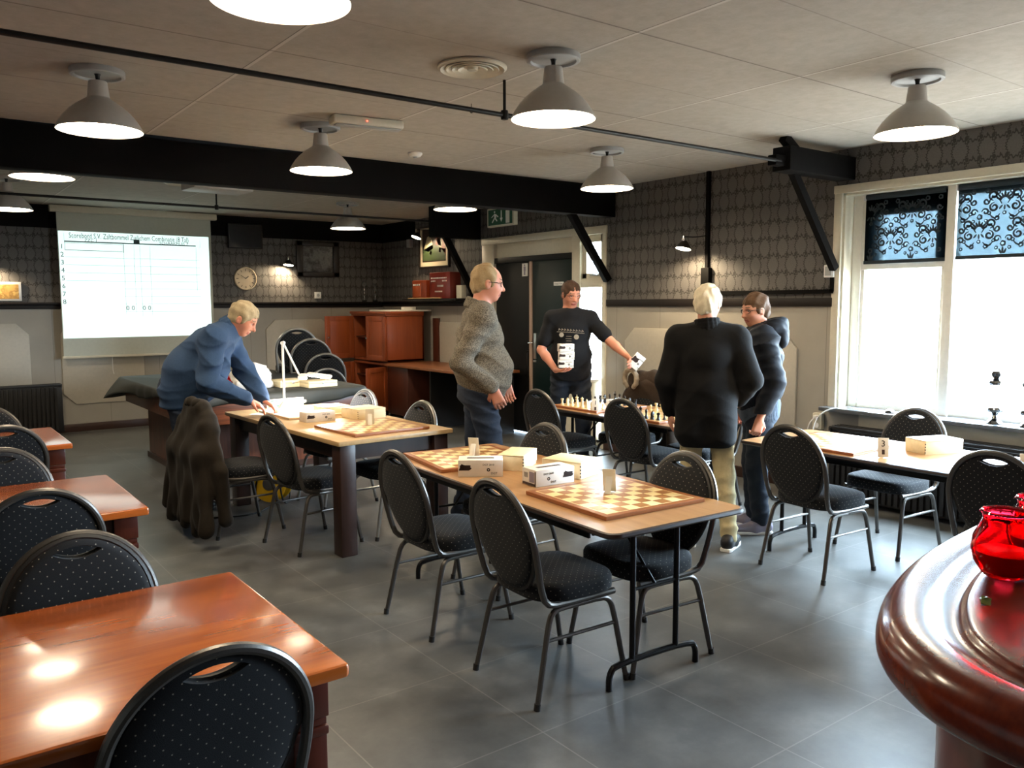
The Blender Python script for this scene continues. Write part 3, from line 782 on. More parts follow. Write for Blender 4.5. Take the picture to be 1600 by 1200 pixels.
# ------------------------------------------------------------------ right wall things
t = thing('conduit', 'black cable conduit with a junction box on the wallpaper', 'pipe')
MB().b6(XR-.035, XR, 5.325, 5.36, 1.735, H).build('riser', 'black_beam', t)
MB().b6(XR-.035, XR, 3.98, 5.36, 1.725, 1.76).build('run', 'black_beam', t)
MB().b6(XR-.035, XR, 3.975, 4.01, 1.74, 1.86).build('drop', 'black_beam', t)
MB().b6(XR-.06, XR, 5.29, 5.39, 1.81, 1.99, .01).build('box', 'black_beam', t)
t = thing('light_switch', 'white light switch at the upper left corner of the big window', 'switch')
MB().b6(XR-.045, XR, 3.975, 4.065, 1.86, 1.965, .006).build('housing', 'white', t)
MB().b6(XR-.052, XR-.044, 3.99, 4.05, 1.875, 1.95, .003, ).build('rocker', 'plate', t)
t = thing('wall_socket', 'white double socket low beside the big window sill with cables plugged in', 'socket')
MB().b6(XR-.05, XR, 4.035, 4.125, .56, .70, .008).build('housing', 'frame_w', t)
for z in (.595, .665): MB().lathe([(0, 0), (.022, 0), (.022, .006), (0, .006)], (XR-.049, 4.08, z), 16, Euler((0, R(-90), 0))).build('outlet', 'white', t)
MB().b6(XR-.085, XR-.05, 4.06, 4.10, .65, .68, .006).build('plug', 'white', t)
tag(MB().tube([(XR-.09, 4.08, .665), (XR-.16, 4.10, .60), (XR-.16, 4.12, .30), (XR-.10, 4.10, .02)], .005, 8, smooth=3).build('power_cable', 'white'), 'white power cable hanging from the low wall socket to the floor', 'cable')
tag(MB().tube([(XR-.08, 3.6, .775), (XR-.12, 3.85, .79), (XR-.20, 4.0, .70), (XR-.22, 4.02, .45), (XR-.18, 4.03, .02)], .005, 8, smooth=3).build('power_cable', 'white'), 'white cable arching off the window sill down to the floor', 'cable')
t = thing('picture', 'white framed painting of players around a green snooker table', 'picture')
y0, y1, z0, z1 = 9.97, 10.80, 2.17, 2.78
f = MB()
for b in ((y0, y1, z0, z0+.025), (y0, y1, z1-.025, z1), (y0, y0+.025, z0, z1), (y1-.025, y1, z0, z1)): f.b6(XR-.04, XR, b[0], b[1], b[2], b[3], .004)
f.build('frame', plain('dark_thin_frame', (.16, .12, .10), .4), t)
MB().b6(XR-.02, XR, y0+.02, y1-.02, z0+.02, z1-.02).build('mount', plain('cream_mount', (.84, .78, .66), .6), t)
pa = MB(); ax_ = XR-.022
pa.b6(ax_, ax_+.003, y0+.10, y1-.09, z0+.09, z1-.05)
pa.mat(1)
def pp(P, x=ax_-.001): 
    pa.raw([(x, y0+a*(y1-y0), z0+b*(z1-z0)) for a, b in P], [tuple(range(len(P)))])
pp([(.13, .17), (.13, .42), (.55, .55), (.86, .45), (.88, .17)])
pa.mat(2); pp([(.12, .30), (.12, .75), (.24, .80), (.25, .42)]); pp([(.26, .50), (.29, .72), (.42, .76), (.44, .55)])
pa.mat(3); pp([(.52, .46), (.60, .78), (.72, .74), (.84, .46), (.70, .38)]); pp([(.56, .36), (.60, .42), (.65, .36), (.60, .30)]); pp([(.28, .35), (.22, .60), (.30, .74), (.42, .64), (.33, .5), (.34, .36)])
pa.build('painting', [plain('painting_dark', (.22, .15, .11), .5), plain('painting_green', (.24, .29, .17), .5), plain('painting_red', (.55, .22, .12), .5), plain('painting_cream', (.80, .76, .62), .5)], t)
# shelf board and accordions
tag(MB().b6(XR-.33, XR-.10, 9.35, 10.80, 1.70, 1.72, .004).build('wall_shelf', 'rail'), 'dark narrow shelf board carrying the red accordions', 'shelf')
t = thing('accordion', 'large red brown accordion with rows of white buttons', 'accordion', (XR-.17, 9.86, 1.72))
MB().b6(-.09, .09, -.27, .27, .0, .365, .012).build('body', plain('red_brown_lacquer', (.46, .14, .09), .3), t)
bt = MB()
for row, z in enumerate((.285, .245, .10)):
    for k in range(10 if row < 2 else 5):
        yb = .20-.042*k if row < 2 else .10-.04*k
        if row == 1 and 2 < k < 7: continue
        bt.cyl((-.09, yb, z), (-.102, yb, z), .0105, n=10)
bt.build('buttons', 'white', t)
MB().b6(-.094, -.088, -.10, .06, .165, .19).build('name_plate', 'steel', t)
t = thing('accordion', 'smaller orange brown accordion at the left of the wall shelf', 'accordion', (XR-.18, 10.42, 1.72))
MB().b6(-.08, .08, -.20, .20, .0, .265, .012).build('body', plain('orange_lacquer', (.58, .24, .11), .3), t)
MB().b6(-.085, -.079, -.06, .16, .03, .22, .002).build('panel', plain('orange_panel', (.70, .32, .15), .35), t)
bt = MB()
for k in range(4): bt.box((-.09, .13-.05*k, .20), (.01, .030, .024), .004)
bt.build('keys', 'white', t)
MB().b6(-.05, .03, .20, .216, .03, .12, .003).build('side_grip', 'white', t)
tag(MB().b6(XR-.20, XR-.12, 9.40, 9.53, 1.72, 1.90, .006).build('small_box', 'frame_w'), 'little pale box standing right of the red accordions on the shelf', 'box')
tag(MB().tube([(XR-.31, 10.65, 1.726), (XR-.30, 9.75, 1.729)], .008, 8).build('cue_stick', 'lightedge'), 'pale stick lying along the front of the accordion shelf', 'stick')
t = thing('exit_sign', 'green emergency exit sign under the ceiling over the double door', 'sign', (6.12, 8.36, 2.60))
MB().b6(-.03, .03, -.28, .28, .0, .23, .006).build('housing', 'frame_w', t)
MB().b6(-.034, -.029, -.25, .25, .02, .21).build('face', plain('exit_green', (.04, .30, .17), .4), t)
ar = MB(); x = -.036
def ap(P): ar.raw([(x, a, b) for a, b in P], [tuple(range(len(P)))])
ap([(-.02, .19), (-.04, .19), (-.04, .09), (-.02, .09)]); ap([(.0, .10), (-.06, .10), (-.03, .05)])
ap([(-.12, .18), (-.20, .18), (-.20, .03), (-.12, .03)])
ar.build('arrow', 'white', t); ar = MB()
ar.cyl((x, .11, .18), (x-.001, .11, .18), .014, n=12); ap([(.12, .16), (.07, .15), (.08, .10), (.12, .11)]); ap([(.09, .11), (.05, .07), (.065, .06), (.11, .10)]); ap([(.12, .11), (.17, .06), (.155, .045), (.105, .10)]); ap([(.12, .155), (.18, .12), (.175, .11), (.12, .14)]); ap([(.075, .15), (.03, .12), (.04, .11), (.08, .135)])
ar.build('running_figure', 'white', t)
MB().b6(-.01, .01, -.1, .1, .23, H-2.60).build('bracket', 'frame_w', t)
tag(MB().b6(XR-.06, XR, 11.02, 11.12, 2.50, 2.62, .006).build('alarm_sensor', 'plate'), 'small grey sensor box high on the wall left of the snooker picture', 'sensor')
t = thing('wall_heater', 'low white heater cabinet right of the green door', 'heater')
MB().b6(XR-.20, XR-.01, 6.86, 7.36, .10, .77, .01).build('body', 'frame_w', t)
MB().b6(XR-.22, XR-.01, 6.84, 7.38, .77, .80, .005).build('top', 'white', t)
fl = MB()
for y in (6.95, 7.27): fl.b6(XR-.16, XR-.10, y-.02, y+.02, 0, .10)
fl.build('foot', 'steel', t)
# radiators
def radiator(label, ax, a, b, z1, w0, d=.16):
    t = thing('radiator_cover', label, 'radiator')
    mb = MB(); n = int((b-a)/.05)
    if ax == 'x':
        mb.b6(w0-d+.02, w0-.03, a, b, .04, z1-.03, .004)
        for k in range(n): mb.b6(w0-d, w0-d+.025, a+.05*k, a+.05*k+.03, .06, z1-.04)
    else:
        mb.b6(a, b, w0-d+.02, w0-.03, .04, z1-.03, .004)
        for k in range(n): mb.b6(a+.05*k, a+.05*k+.03, w0-d, w0-d+.025, .06, z1-.04)
    mb.build('body', 'radiator', t)
    g = MB()
    for k in range(5):
        q = w0-d+.004+k*(d-.02)/5
        if ax == 'x': g.b6(q, q+.016, a, b, z1-.025, z1, .002)
        else: g.b6(a, b, q, q+.016, z1-.025, z1, .002)
    if ax == 'x':
        for y in (a, (a+b)/2, b-.02): g.b6(w0-d, w0-.01, y, y+.02, z1-.04, z1-.01); 
    else:
        for y in (a, (a+b)/2, b-.02): g.b6(y, y+.02, w0-d, w0-.01, z1-.04, z1-.01)
    g.build('top_grille', 'radiator', t)
    f = MB()
    for y in (a+.15, b-.15):
        if ax == 'x': f.b6(w0-d+.05, w0-.05, y, y+.05, 0, .05)
        else: f.b6(y, y+.05, w0-d+.05, w0-.05, 0, .05)
    f.build('foot', 'radiator', t)
radiator('long black slatted radiator cover under the big window', 'x', .5, 3.86, .63, XR, .22)
radiator('black radiator cover against the back wall at the left edge', 'y', -.6, 1.69, .65, YB, .20)

# ================================================================== CHAIRS
def make_chair(frame='frame_dark'):
    t = thing('banquet_chair', '', 'chair')
    TILT = math.atan(.22)
    def back(x, z): return Vector((x, -.205-(z-.46)*.22, z))
    # pad
    n, rings = 48, 7
    V = []; Fs = []
    hw, hh, zc = .212, .232, .675
    def outline(a):
        c, s_ = math.cos(a), math.sin(a)
        w = hw*(1-.10*(1-s_)*.5) if s_ < 0 else hw
        return (w*c, zc+hh*s_)
    for side in (1, -1):
        for r in range(rings+1):
            q = r/rings; rad = math.sin(q*PI/2)
            th = (.012+.016*math.sqrt(max(0, 1-rad**4)))
            for i in range(n):
                a = 2*PI*i/n; ox, oz = outline(a)
                V.append(Vector((ox*rad, side*th*(1 if r < rings else .5), zc+(oz-zc)*rad)))
    o2 = (rings+1)*n
    for r in range(rings):
        for i in range(n):
            j = (i+1) % n
            Fs.append((r*n+i, r*n+j, (r+1)*n+j, (r+1)*n+i)); Fs.append((o2+r*n+j, o2+r*n+i, o2+(r+1)*n+i, o2+(r+1)*n+j))
    for i in range(n):
        j = (i+1) % n; Fs.append((rings*n+i, rings*n+j, o2+rings*n+j, o2+rings*n+i))
    pm = MB(); pm.raw(V, Fs); bmesh.ops.remove_doubles(pm.bm, verts=pm.bm.verts, dist=1e-5); bmesh.ops.recalc_face_normals(pm.bm, faces=pm.bm.faces)
    pad = pm.build('tmp_pad', 'fab')
    # hand slot: smile-shaped lens cut out just below the top
    poly = []
    for i in range(17): x = -.072+.144*i/16; poly.append((x, .868+.018*(1-(x/.072)**2)))
    for i in range(17): x = .072-.144*i/16; poly.append((x, .868-.020*(1-(x/.072)**2)))
    cm = MB(); cm.prism(poly, -.1, .1, 0, Matrix(((1, 0, 0, 0), (0, 0, 1, 0), (0, 1, 0, 0), (0, 0, 0, 1))))
    bmesh.ops.remove_doubles(cm.bm, verts=cm.bm.verts, dist=1e-5); bmesh.ops.recalc_face_normals(cm.bm, faces=cm.bm.faces)
    cut = cm.build('tmp_cut', 'fab')
    md = pad.modifiers.new('b', 'BOOLEAN'); md.operation = 'DIFFERENCE'; md.object = cut; md.solver = 'EXACT'
    dg = bpy.context.evaluated_depsgraph_get(); me = bpy.data.meshes.new_from_object(pad.evaluated_get(dg))
    bpy.data.objects.remove(pad); bpy.data.objects.remove(cut)
    for v in me.vertices:
        x, y, z = v.co; b_ = back(x, z); v.co = Vector((x, b_.y+y+.012, z))
    finish(me, 50); 
    while me.uv_layers: me.uv_layers.remove(me.uv_layers[0])
    boxuv(me)
    me.materials.clear(); me.materials.append(M['fab'])
    for p in me.polygons: p.material_index = 0
    me.name = 'backrest'; bo = bpy.data.objects.new('backrest', me); link(bo, t)
    # slot trim
    rim = MB(); rim.tube([back(x, z)+Vector((0, .012, 0)) for x, z in poly[::2]], .0065, 6, closed=True); rim.build('hand_slot', 'backshell', bo)
    # edge shell round the pad
    ed = MB(); ed.tube([back(*outline(2*PI*i/40))+Vector((0, .012, 0)) for i in range(40)], .0125, 8, closed=True); ed.build('edge_band', 'backshell', bo)
    # seat
    sm = MB(); V = []
    prof = [(-.012, .80), (-.008, .97), (0, 1.0), (.045, 1.0), (.060, .97), (.069, .88), (.075, .6), (.078, .3)]
    out = []
    for i in range(56):
        a = 2*PI*i/56; c, s_ = math.cos(a), math.sin(a)
        px = abs(c)**.5*math.copysign(1, c)*(.225-.022*(s_ < 0)*abs(s_)); py = abs(s_)**.55*math.copysign(1, s_)*.215
        out.append((px, py+.0))
    Fs = []
    for z, k in prof:
        for x, y in out: V.append((x*k, .015+y*k, .425+z))
    for r in range(len(prof)-1):
        for i in range(56): j = (i+1) % 56; Fs.append((r*56+i, r*56+j, (r+1)*56+j, (r+1)*56+i))
    V += [(0, .015, .425-.012), (0, .015, .425+.079)]
    b0 = len(V)-2
    for i in range(56):
        j = (i+1) % 56; Fs.append((j, i, b0)); L_ = (len(prof)-1)*56; Fs.append((L_+i, L_+j, b0+1))
    sm.raw(V, Fs); sm.build('seat', 'fab', t, angle=60, uv=True)
    # back hoop and side rails
    pts = [(.205, .19, .408), (.208, -.12, .408), (.212, -.185, .425)]
    pts = [Vector(p) for p in pts]+[back(.216, .50), back(.227, .60)]
    top = [back(.228*math.cos(a), .672+.243*math.sin(a)) for a in [PI*k/20 for k in range(0, 21)]]
    mir = [Vector((-p.x, p.y, p.z)) for p in pts[::-1]]
    hp = MB(); hp.tube(pts+top+mir, .0142, 10, smooth=1); hp.build('back_frame', frame, t)
    for sx in (1, -1):
        # each side: one bent tube, split at its middle into front and rear leg
        f = [(sx*.232, .245, 0), (sx*.226, .225, .10), (sx*.212, .182, .33), (sx*.206, .160, .378), (sx*.203, .12, .390), (sx*.202, 0, .390)]
        r = [(sx*.232, -.245, 0), (sx*.226, -.222, .10), (sx*.212, -.172, .33), (sx*.206, -.150, .378), (sx*.203, -.11, .390), (sx*.202, 0, .390)]
        for P in (f, r):
            l = MB(); l.tube(P, [.0115, .0125, .0128, .0128, .0128, .0128], 10, smooth=1); lo = l.build('leg', frame, t)
            MB().cyl((P[0][0], P[0][1], 0), (P[0][0], P[0][1]*.985, .028), .0142, n=12).build('foot_cap', 'backshell', lo)
        s2 = MB(); s2.tube([(sx*.216, .195, .27), (sx*.216, -.187, .27)], .008, 8); s2.build('stretcher', frame, t)
    return t
GC = 'dark banquet chairs with dotted fabric'
chair_dark = make_chair('frame_dark'); chair_light = None
used_dark = [False]
def chair(x, y, deg, label, frame='frame_dark', z=0, group=GC, tilt=None):
    if not used_dark[0] and frame == 'frame_dark': o = chair_dark; used_dark[0] = True
    else: o = copy_tree(chair_dark)
    if frame != 'frame_dark':
        for c in [o]+list(o.children_recursive):
            if c.type == 'MESH' and c.name.split('.')[0] in ('back_frame', 'leg', 'stretcher'):
                c.material_slots[0].link = 'OBJECT'; c.material_slots[0].material = M[frame]
    o.location = (x, y, z); o.rotation_euler = (0, 0, R(deg-90))
    tag(o, label, 'chair', group); return o
chair(2.26, 2.74, -2, 'banquet chair in the foreground at the near left side of the folding table')
chair(2.27, 3.60, 0, 'banquet chair left of the folding table, second behind the foreground one')
chair(2.78, 2.70, 176, 'banquet chair on the right side of the folding table, near the curved bar')
chair(2.86, 3.86, 180, 'banquet chair right of the folding table behind the pale wooden boxes')
chair(2.26, 5.33, 8, 'banquet chair at the near left side of the lamp-lit table, back turned edge-on')
cf = chair(1.98, 6.02, 2, 'banquet chair hidden under the dark brown coat')
chair(2.86, 5.32, 182, 'chair, silver lamp shine painted on its frame, near right side of the lamp-lit table', 'frame_light')
chair(2.92, 6.36, 184, 'chair, silver lamp shine painted on its frame, far right side of the lamp-lit table', 'frame_light')
chair(4.66, 5.46, 0, 'banquet chair at the left end of the table with the set-up chess game')
chair(4.74, 4.52, 0, 'banquet chair before the number 2 chess table, slot lit bright')
chair(5.24, 5.25, 182, 'banquet chair carrying the brown hooded coat behind the chess table')
chair(5.22, 4.42, 180, 'banquet chair behind the chess table, mostly hidden by the man in the black coat')
chair(4.54, 2.89, -4, 'banquet chair left of the number 3 table with a bright blue-lit seat')
chair(5.32, 2.86, 176, 'banquet chair between the number 3 table and the window radiator')
chair(4.58, 1.78, 0, 'banquet chair at the right picture edge behind the red candle jars')
chair(.50, 2.04, 92, 'largest foreground chair, back to the viewer at the orange table, bottom left')
chair(.43, 2.62, -90, 'chair facing the viewer across the nearest orange wooden table')
chair(.44, 4.00, 88, 'chair with its back to the viewer at the middle orange table')
chair(.40, 4.60, -90, 'chair facing the viewer behind the middle orange table')
chair(.50, 6.12, 92, 'chair with its back to the viewer at the farthest orange table')
chair(.50, 6.72, -90, 'chair facing the viewer behind the farthest orange table')
for k in range(4):
    lb = ['lowest chair of the stack behind the covered table, hidden by it', 'silver-edged stacked chair standing lowest in view behind the covered table',
          'middle silver-edged chair of the stack behind the covered table', 'topmost silver-edged chair of the stack, against the pale wall panel'][k]
    chair((4.03, 4.035, 3.89, 3.745)[k], (9.06, 9.10, 9.15, 9.2)[k], 72, lb, 'frame_light', z=(0, .17, .34, .46)[k], group='stacked silver-edged chairs')

# ================================================================== TABLES
def wood_table(loc, label, L=1.42, D=.90):
    t = thing('wooden_table', label, 'table', loc, 0, 'orange varnished wooden tables')
    MB().prism(rrect(L, D, .012, 3), .728, .762, .008).build('tabletop', 'wtop', t)
    MB().b6(-L/2+.07, L/2-.07, -D/2+.07, D/2-.07, .63, .727).build('apron', 'wleg', t)
    for sx in (-1, 1):
        for sy_ in (-1, 1):
            cx, cy = sx*(L/2-.09), sy_*(D/2-.09)
            l = MB(); l.box((cx, cy, .675), (.098, .098, .104), .004); l.box((cx, cy, .612), (.088, .088, .02), .003); l.box((cx, cy, .588), (.098, .098, .026), .006)
            l.box((cx, cy, .29), (.09, .09, .58), .005); l.build('leg', 'wleg', t)
    return t
t = wood_table((.15, 2.27, 0), 'nearest glossy orange wooden table, lower left, with a lamp reflection')
wood_table((.15, 4.26, 0), 'middle orange wooden table at the left edge, pale from the screen glow')
wood_table((.18, 6.36, 0), 'farthest orange wooden table at the left edge, only its corner showing')

def fold_table(loc, rot, L, label, W_=.78):
    t = thing('folding_table', label, 'table', loc, rot, 'laminate folding tables')
    tp = MB(); tp.prism(rrect(W_, L, .05, 6), .719, .741, .0); tp.build('tabletop', 'laminate', t)
    eg = MB(); P = rrect(W_+.004, L+.004, .052, 6)
    eg.tube([(x, y, .729) for x, y in P], .0125, 6, closed=True); eg.build('edge_band', 'darkedge', t)
    ap = MB()
    for s_ in (-1, 1):
        ap.box((s_*(W_/2-.035), 0, .700), (.012, L-.36, .045), .002); ap.box((0, s_*(L/2-.17), .706), (W_-.08, .012, .03), .002)
    ap.build('apron', 'foldsteel', t)
    for s_ in (-1, 1):
        y = s_*(L/2-.16); w = .26
        f = MB()
        f.tube([(-w, y, 0), (-w, y, .07), (-w+.035, y, .108), (w-.035, y, .108), (w, y, .07), (w, y, 0)], .0145, 10, smooth=2)
        f.build('foot_bar', 'foldsteel', t)
        for q in (-.13, .13): MB().cyl((q, y, .108), (q, y, .715), .0135, n=12).build('leg', 'foldsteel', t)
        MB().tube([(.0, y, .42), (0, y-s_*.30, .71)], .008, 8).build('brace', 'foldsteel', t)
        MB().cyl((-.13, y, .42), (.13, y, .42), .008, n=8).build('crossbar', 'foldsteel', t)
    return t
fold_table((2.665, 3.33, 0), R(-3), 2.08, 'light laminate folding table in the centre with two boards and boxes')
fold_table((4.955, 4.86, 0), R(-1), 1.70, 'laminate folding table at the back with two set-up chess games')
fold_table((4.86, 2.48, 0), 0, 1.92, 'laminate folding table by the window, bleached by daylight')
# heavy dark-legged table
t = thing('heavy_table', 'light-topped table on thick dark legs lit white by the desk lamp', 'table', (2.64, 5.84, 0), R(2.5))
MB().prism(rrect(.90, 1.98, .012, 3), .742, .772, .004).build('tabletop', 'lightedge', t)
MB().b6(-.38, .38, -.92, .92, .635, .741).build('apron', 'darkleg', t)
for sx in (-1, 1):
    for s_ in (-1, 1):
        MB().box((sx*.365, s_*.90, .37), (.115, .115, .74), .006).build('leg', 'darkleg', t)
# covered billiard table
t = thing('covered_table', 'large rosewood games table under a dark vinyl cover', 'table', (2.80, 8.52, 0))
MB().b6(-.62, .62, -.50, 1.0, 0, .60).build('pedestal', 'rosewood', t)
MB().b6(-.64, .64, -.52, 1.02, 0, .06).build('plinth', 'skirt', t)
MB().b6(-.80, .80, -1.28, 1.20, .60, .84, .01).build('rail_box', 'rosewood_h', t)
def skirt_cover(hx, hy, z, drop, flare, hang):
    V = []; Fs = []; n = 120
    P = rrect(2*hx, 2*hy, .06, 4); pts = []
    per = len(P); acc = [0]
    for i in range(per): a = Vector(P[i]); b = Vector(P[(i+1) % per]); acc.append(acc[-1]+(b-a).length)
    for k in range(n):
        s_ = acc[-1]*k/n; i = max(j for j in range(per) if acc[j] <= s_); a = Vector(P[i]); b = Vector(P[(i+1) % per])
        pts.append(a.lerp(b, (s_-acc[i])/max(1e-6, acc[i+1]-acc[i])))
    rows = 7
    for r in range(rows):
        q = r/(rows-1)
        for k, p in enumerate(pts):
            d = drop*(.75+.25*math.sin(k*.35)+hang(p)); nrm = Vector((p.x/hx, p.y/hy)); nrm = nrm/max(abs(nrm.x), abs(nrm.y)); nn = nrm.normalized()
            wv = .014*math.sin(k*.9+math.sin(k*.31)*3)*q
            bulge = .012*math.sin(q*PI)+flare*q*hang(p)+wv
            V.append((p.x+nn.x*bulge, p.y+nn.y*bulge, z-d*q-.004*(q == 0)))
    V += [(p.x*.985, p.y*.985, z+.004) for p in pts]; c = len(V); V.append((0, 0, z+.004))
    for r in range(rows-1):
        for k in range(n): j = (k+1) % n; Fs.append((r*n+k, (r+1)*n+k, (r+1)*n+j, r*n+j))
    B = rows*n
    for k in range(n): j = (k+1) % n; Fs.append((B+k, k, j, B+j)); Fs.append((c, B+k, B+j))
    return V, Fs
def hang(p):
    d = math.hypot(p.x+.84, p.y-1.2); return .55*math.exp(-d*d/.35)*1.6
V, Fs = skirt_cover(.845, 1.33, .862, .13, .22, hang)
mb = MB(); mb.raw(V, Fs); bmesh.ops.recalc_face_normals(mb.bm, faces=mb.bm.faces)
cv = mb.build('vinyl_cover', 'vinyltop', None, 60, offset=None); cv.location = (2.80, 8.52, 0)
sol = cv.modifiers.new('s', 'SOLIDIFY'); sol.thickness = .004
tag(cv, 'dark crumpled vinyl cover spread over the games table, one corner hanging', 'cover')
# ---- things on the covered table
def blobby(name, V0, amp, seed, mat, label, cat, loc, sub=4, flat=0):
    b = bmesh.new(); bmesh.ops.create_icosphere(b, subdivisions=sub, radius=1)
    for v in b.verts:
        n = mnoise.noise(v.co*1.7+Vector((seed, 0, 0)))*amp+mnoise.noise(v.co*4.5+Vector((0, seed, 0)))*amp*.45
        k = 1+n; v.co = Vector((v.co.x*V0[0]*k, v.co.y*V0[1]*k, v.co.z*V0[2]*k))
        if v.co.z < -V0[2]*.72: v.co.z = -V0[2]*.72
    for v in b.verts: v.co.z += V0[2]*.72
    mb = MB(); mb.add(b); o = mb.build(name, mat, None, 80); o.location = loc
    return tag(o, label, cat)
blobby('carrier_bag', (.20, .13, .13), .35, 3.1, 'white', 'white plastic carrier bag lying on the covered table', 'bag', (2.66, 7.62, .866))
rb = blobby('red_bag', (.16, .09, .07), .7, 8.2, 'red', 'red and white plastic bag tucked behind the white carrier bag', 'bag', (2.50, 7.86, .866))
def open_box(name, label, loc, rz, w, d, h, cat='box', mat='boxwood', lid=True):
    t = thing(name, label, cat, loc, rz)
    b = MB(); b.b6(-w/2, w/2, -d/2, d/2, 0, h*.62, .003); b.build('body', mat, t)
    b = MB(); b.b6(-w/2, w/2, -d/2, d/2, h*.64, h, .003); b.build('lid', mat, t)
    b = MB(); b.box((0, -d/2-.002, h*.63), (.022, .005, .02), .001); b.build('clasp', 'steel', t)
    return t
open_box('wooden_case', 'flat pale wooden chess case with a clasp at the right end of the covered table', (3.24, 7.42, .866), R(4), .30, .20, .06)
open_box('wooden_case', 'flat tan wooden case on the covered table, left of the clasped one', (3.02, 7.62, .866), R(2), .26, .24, .065)
t = thing('sign_board', 'green and white tournament name plate leaning at the covered table edge', 'sign', (2.66, 6.79, .772), R(2))
MB().b6(-.165, .165, -.004, .004, 0, .075, .002).build('board', 'frame_w', t)
MB().b6(-.155, .155, -.0055, -.004, .008, .067).build('green_field', plain('sign_green', (.16, .36, .24), .5), t)
lt = MB(); text_mb(lt, 'KNSB  SCHAAKBOND', .034, face_mat((.025, -.0062, .038), (1, 0, 0))); lt.lathe([(0, 0), (.02, 0), (.02, .001), (0, .001)], (-.10, -.0055, .038), 20, rx)
lt.build('lettering', 'frame_w', t)
MB().box((0, .02, .03), (.05, .04, .004), .001, Euler((R(50), 0, 0))).build('prop', 'frame_w', t)

# ---- cabinet and desk at the far right
t = thing('cabinet', 'tall cherry wood cabinet with its doors open in the far corner', 'cabinet', (0, 0, 0))
cx0, cx1, cy0, cy1 = 5.62, 6.22, 10.45, 11.52
b = MB()
for (z0, z1) in ((.12, .80), (.82, 1.50)):
    b.b6(cx0, cx1, cy0, cy0+.03, z0, z1, .002); b.b6(cx0, cx1, cy1-.03, cy1, z0, z1, .002); b.b6(cx1-.02, cx1, cy0, cy1, z0, z1); b.b6(cx0, cx1, cy0, cy1, z0, z0+.03); b.b6(cx0, cx1, cy0, cy1, z1-.03, z1)
b.b6(cx0, cx0+.03, cy0+.46, cy0+.54, .82, 1.5)
b.build('carcass', 'cabwood', t)
b = MB(); b.b6(cx0-.04, cx1, cy0-.02, cy1+.04, 1.50, 1.54, .008); b.b6(cx0-.025, cx1, cy0-.01, cy1+.02, 1.475, 1.505, .006); b.build('cornice', 'cabwood', t)
for z in (.35, .58, 1.15): MB().b6(cx0+.03, cx1-.02, cy0+.03, cy1-.03, z, z+.02).build('shelf', 'cabdark', t)
def cab_door(hx, hy, ang, w, z0, z1, knob=True, sgn=1):
    """door hinged at (hx,hy); ang = direction of the leaf from the hinge, degrees"""
    d = MB(); h = z1-z0
    d.b6(0, w, -.011, .011, 0, h, .003)
    for s_ in (-1, 1):
        d.b6(0, .07, s_*.011, s_*.018, 0, h, .002); d.b6(w-.07, w, s_*.011, s_*.018, 0, h, .002); d.b6(.07, w-.07, s_*.011, s_*.018, 0, .07, .002); d.b6(.07, w-.07, s_*.011, s_*.018, h-.07, h, .002)
    o = d.build('door', 'cabwood', t); o.location = (hx, hy, z0); o.rotation_euler = (0, 0, R(ang))
    if knob:
        MB().lathe([(0, 0), (.008, 0), (.008, .012), (.016, .02), (.013, .03), (0, .032)], (w-.035, sgn*.018, h*.5), 14, Euler((R(-90*sgn), 0, 0))).build('knob', 'chrome', o)
    return o
cab_door(cx0-.012, cy1-.02, 184, .47, .84, 1.47, True, 1)
cab_door(cx0-.014, cy0+.02, 97, .47, .84, 1.47, True, 1)
cab_door(cx0-.012, cy1-.02, 184, .45, .14, .78, False)
cab_door(cx0-.014, cy0+.02, 205, .45, .14, .76, True, 1)
for x in (cx0+.05, cx1-.06):
    for y in (cy0+.05, cy1-.05):
        MB().lathe([(0, -.012), (.036, -.012), (.038, 0), (.036, .012), (0, .012)], (x, y, .038), 18, Euler((0, R(90), 0))).build('castor', 'steel', t)
        MB().cyl((x, y, .05), (x, y, .122), .018).build('castor_stem', 'steel', t)
tag(MB().b6(5.68, 6.36, 10.46, 11.1, 1.541, 1.562, .002).build('flat_board', 'card'), 'thin white board lying on top of the cherry cabinet', 'board')
tag(MB().b6(5.98, 6.16, 10.56, 10.68, 1.563, 1.605, .004).build('small_box', 'card'), 'little white box on the white board atop the cabinet', 'box')
pl_ = MB(); pl_.prism([(10.26, 0.0), (10.40, 0.0), (10.40, 1.30), (10.40, 1.44), (10.24, 1.44), (10.26, 1.32)], XR-.05, XR-.02, .002, Matrix(((0, 0, 1, 0), (1, 0, 0, 0), (0, 1, 0, 0), (0, 0, 0, 1))))
tag(pl_.build('leaning_panel', 'cabdark'), 'narrow dark brown panel standing right of the cherry cabinet', 'panel')
t = thing('long_desk', 'long brown desk along the far right wall before the cabinet', 'desk')
MB().b6(5.56, XR-.05, 8.30, 10.44, .775, .81, .004).build('desktop', 'deskwood', t)
MB().b6(5.60, XR-.07, 9.85, 10.42, .10, .774, .004).build('side_cupboard', 'cabdark', t)
for y in (8.36, 9.35): MB().b6(5.66, XR-.1, y, y+.03, 0, .774).build('leg_panel', 'radiator', t)
MB().b6(XR-.12, XR-.10, 8.4, 9.9, .35, .774).build('modesty_panel', 'radiator', t)
tag(MB().box((5.72, 8.74, .832), (.10, .16, .042), .008).build('teal_case', plain('dull_teal', (.25, .38, .36), .5)), 'small teal case on the end of the long desk behind the grey fleece', 'case')

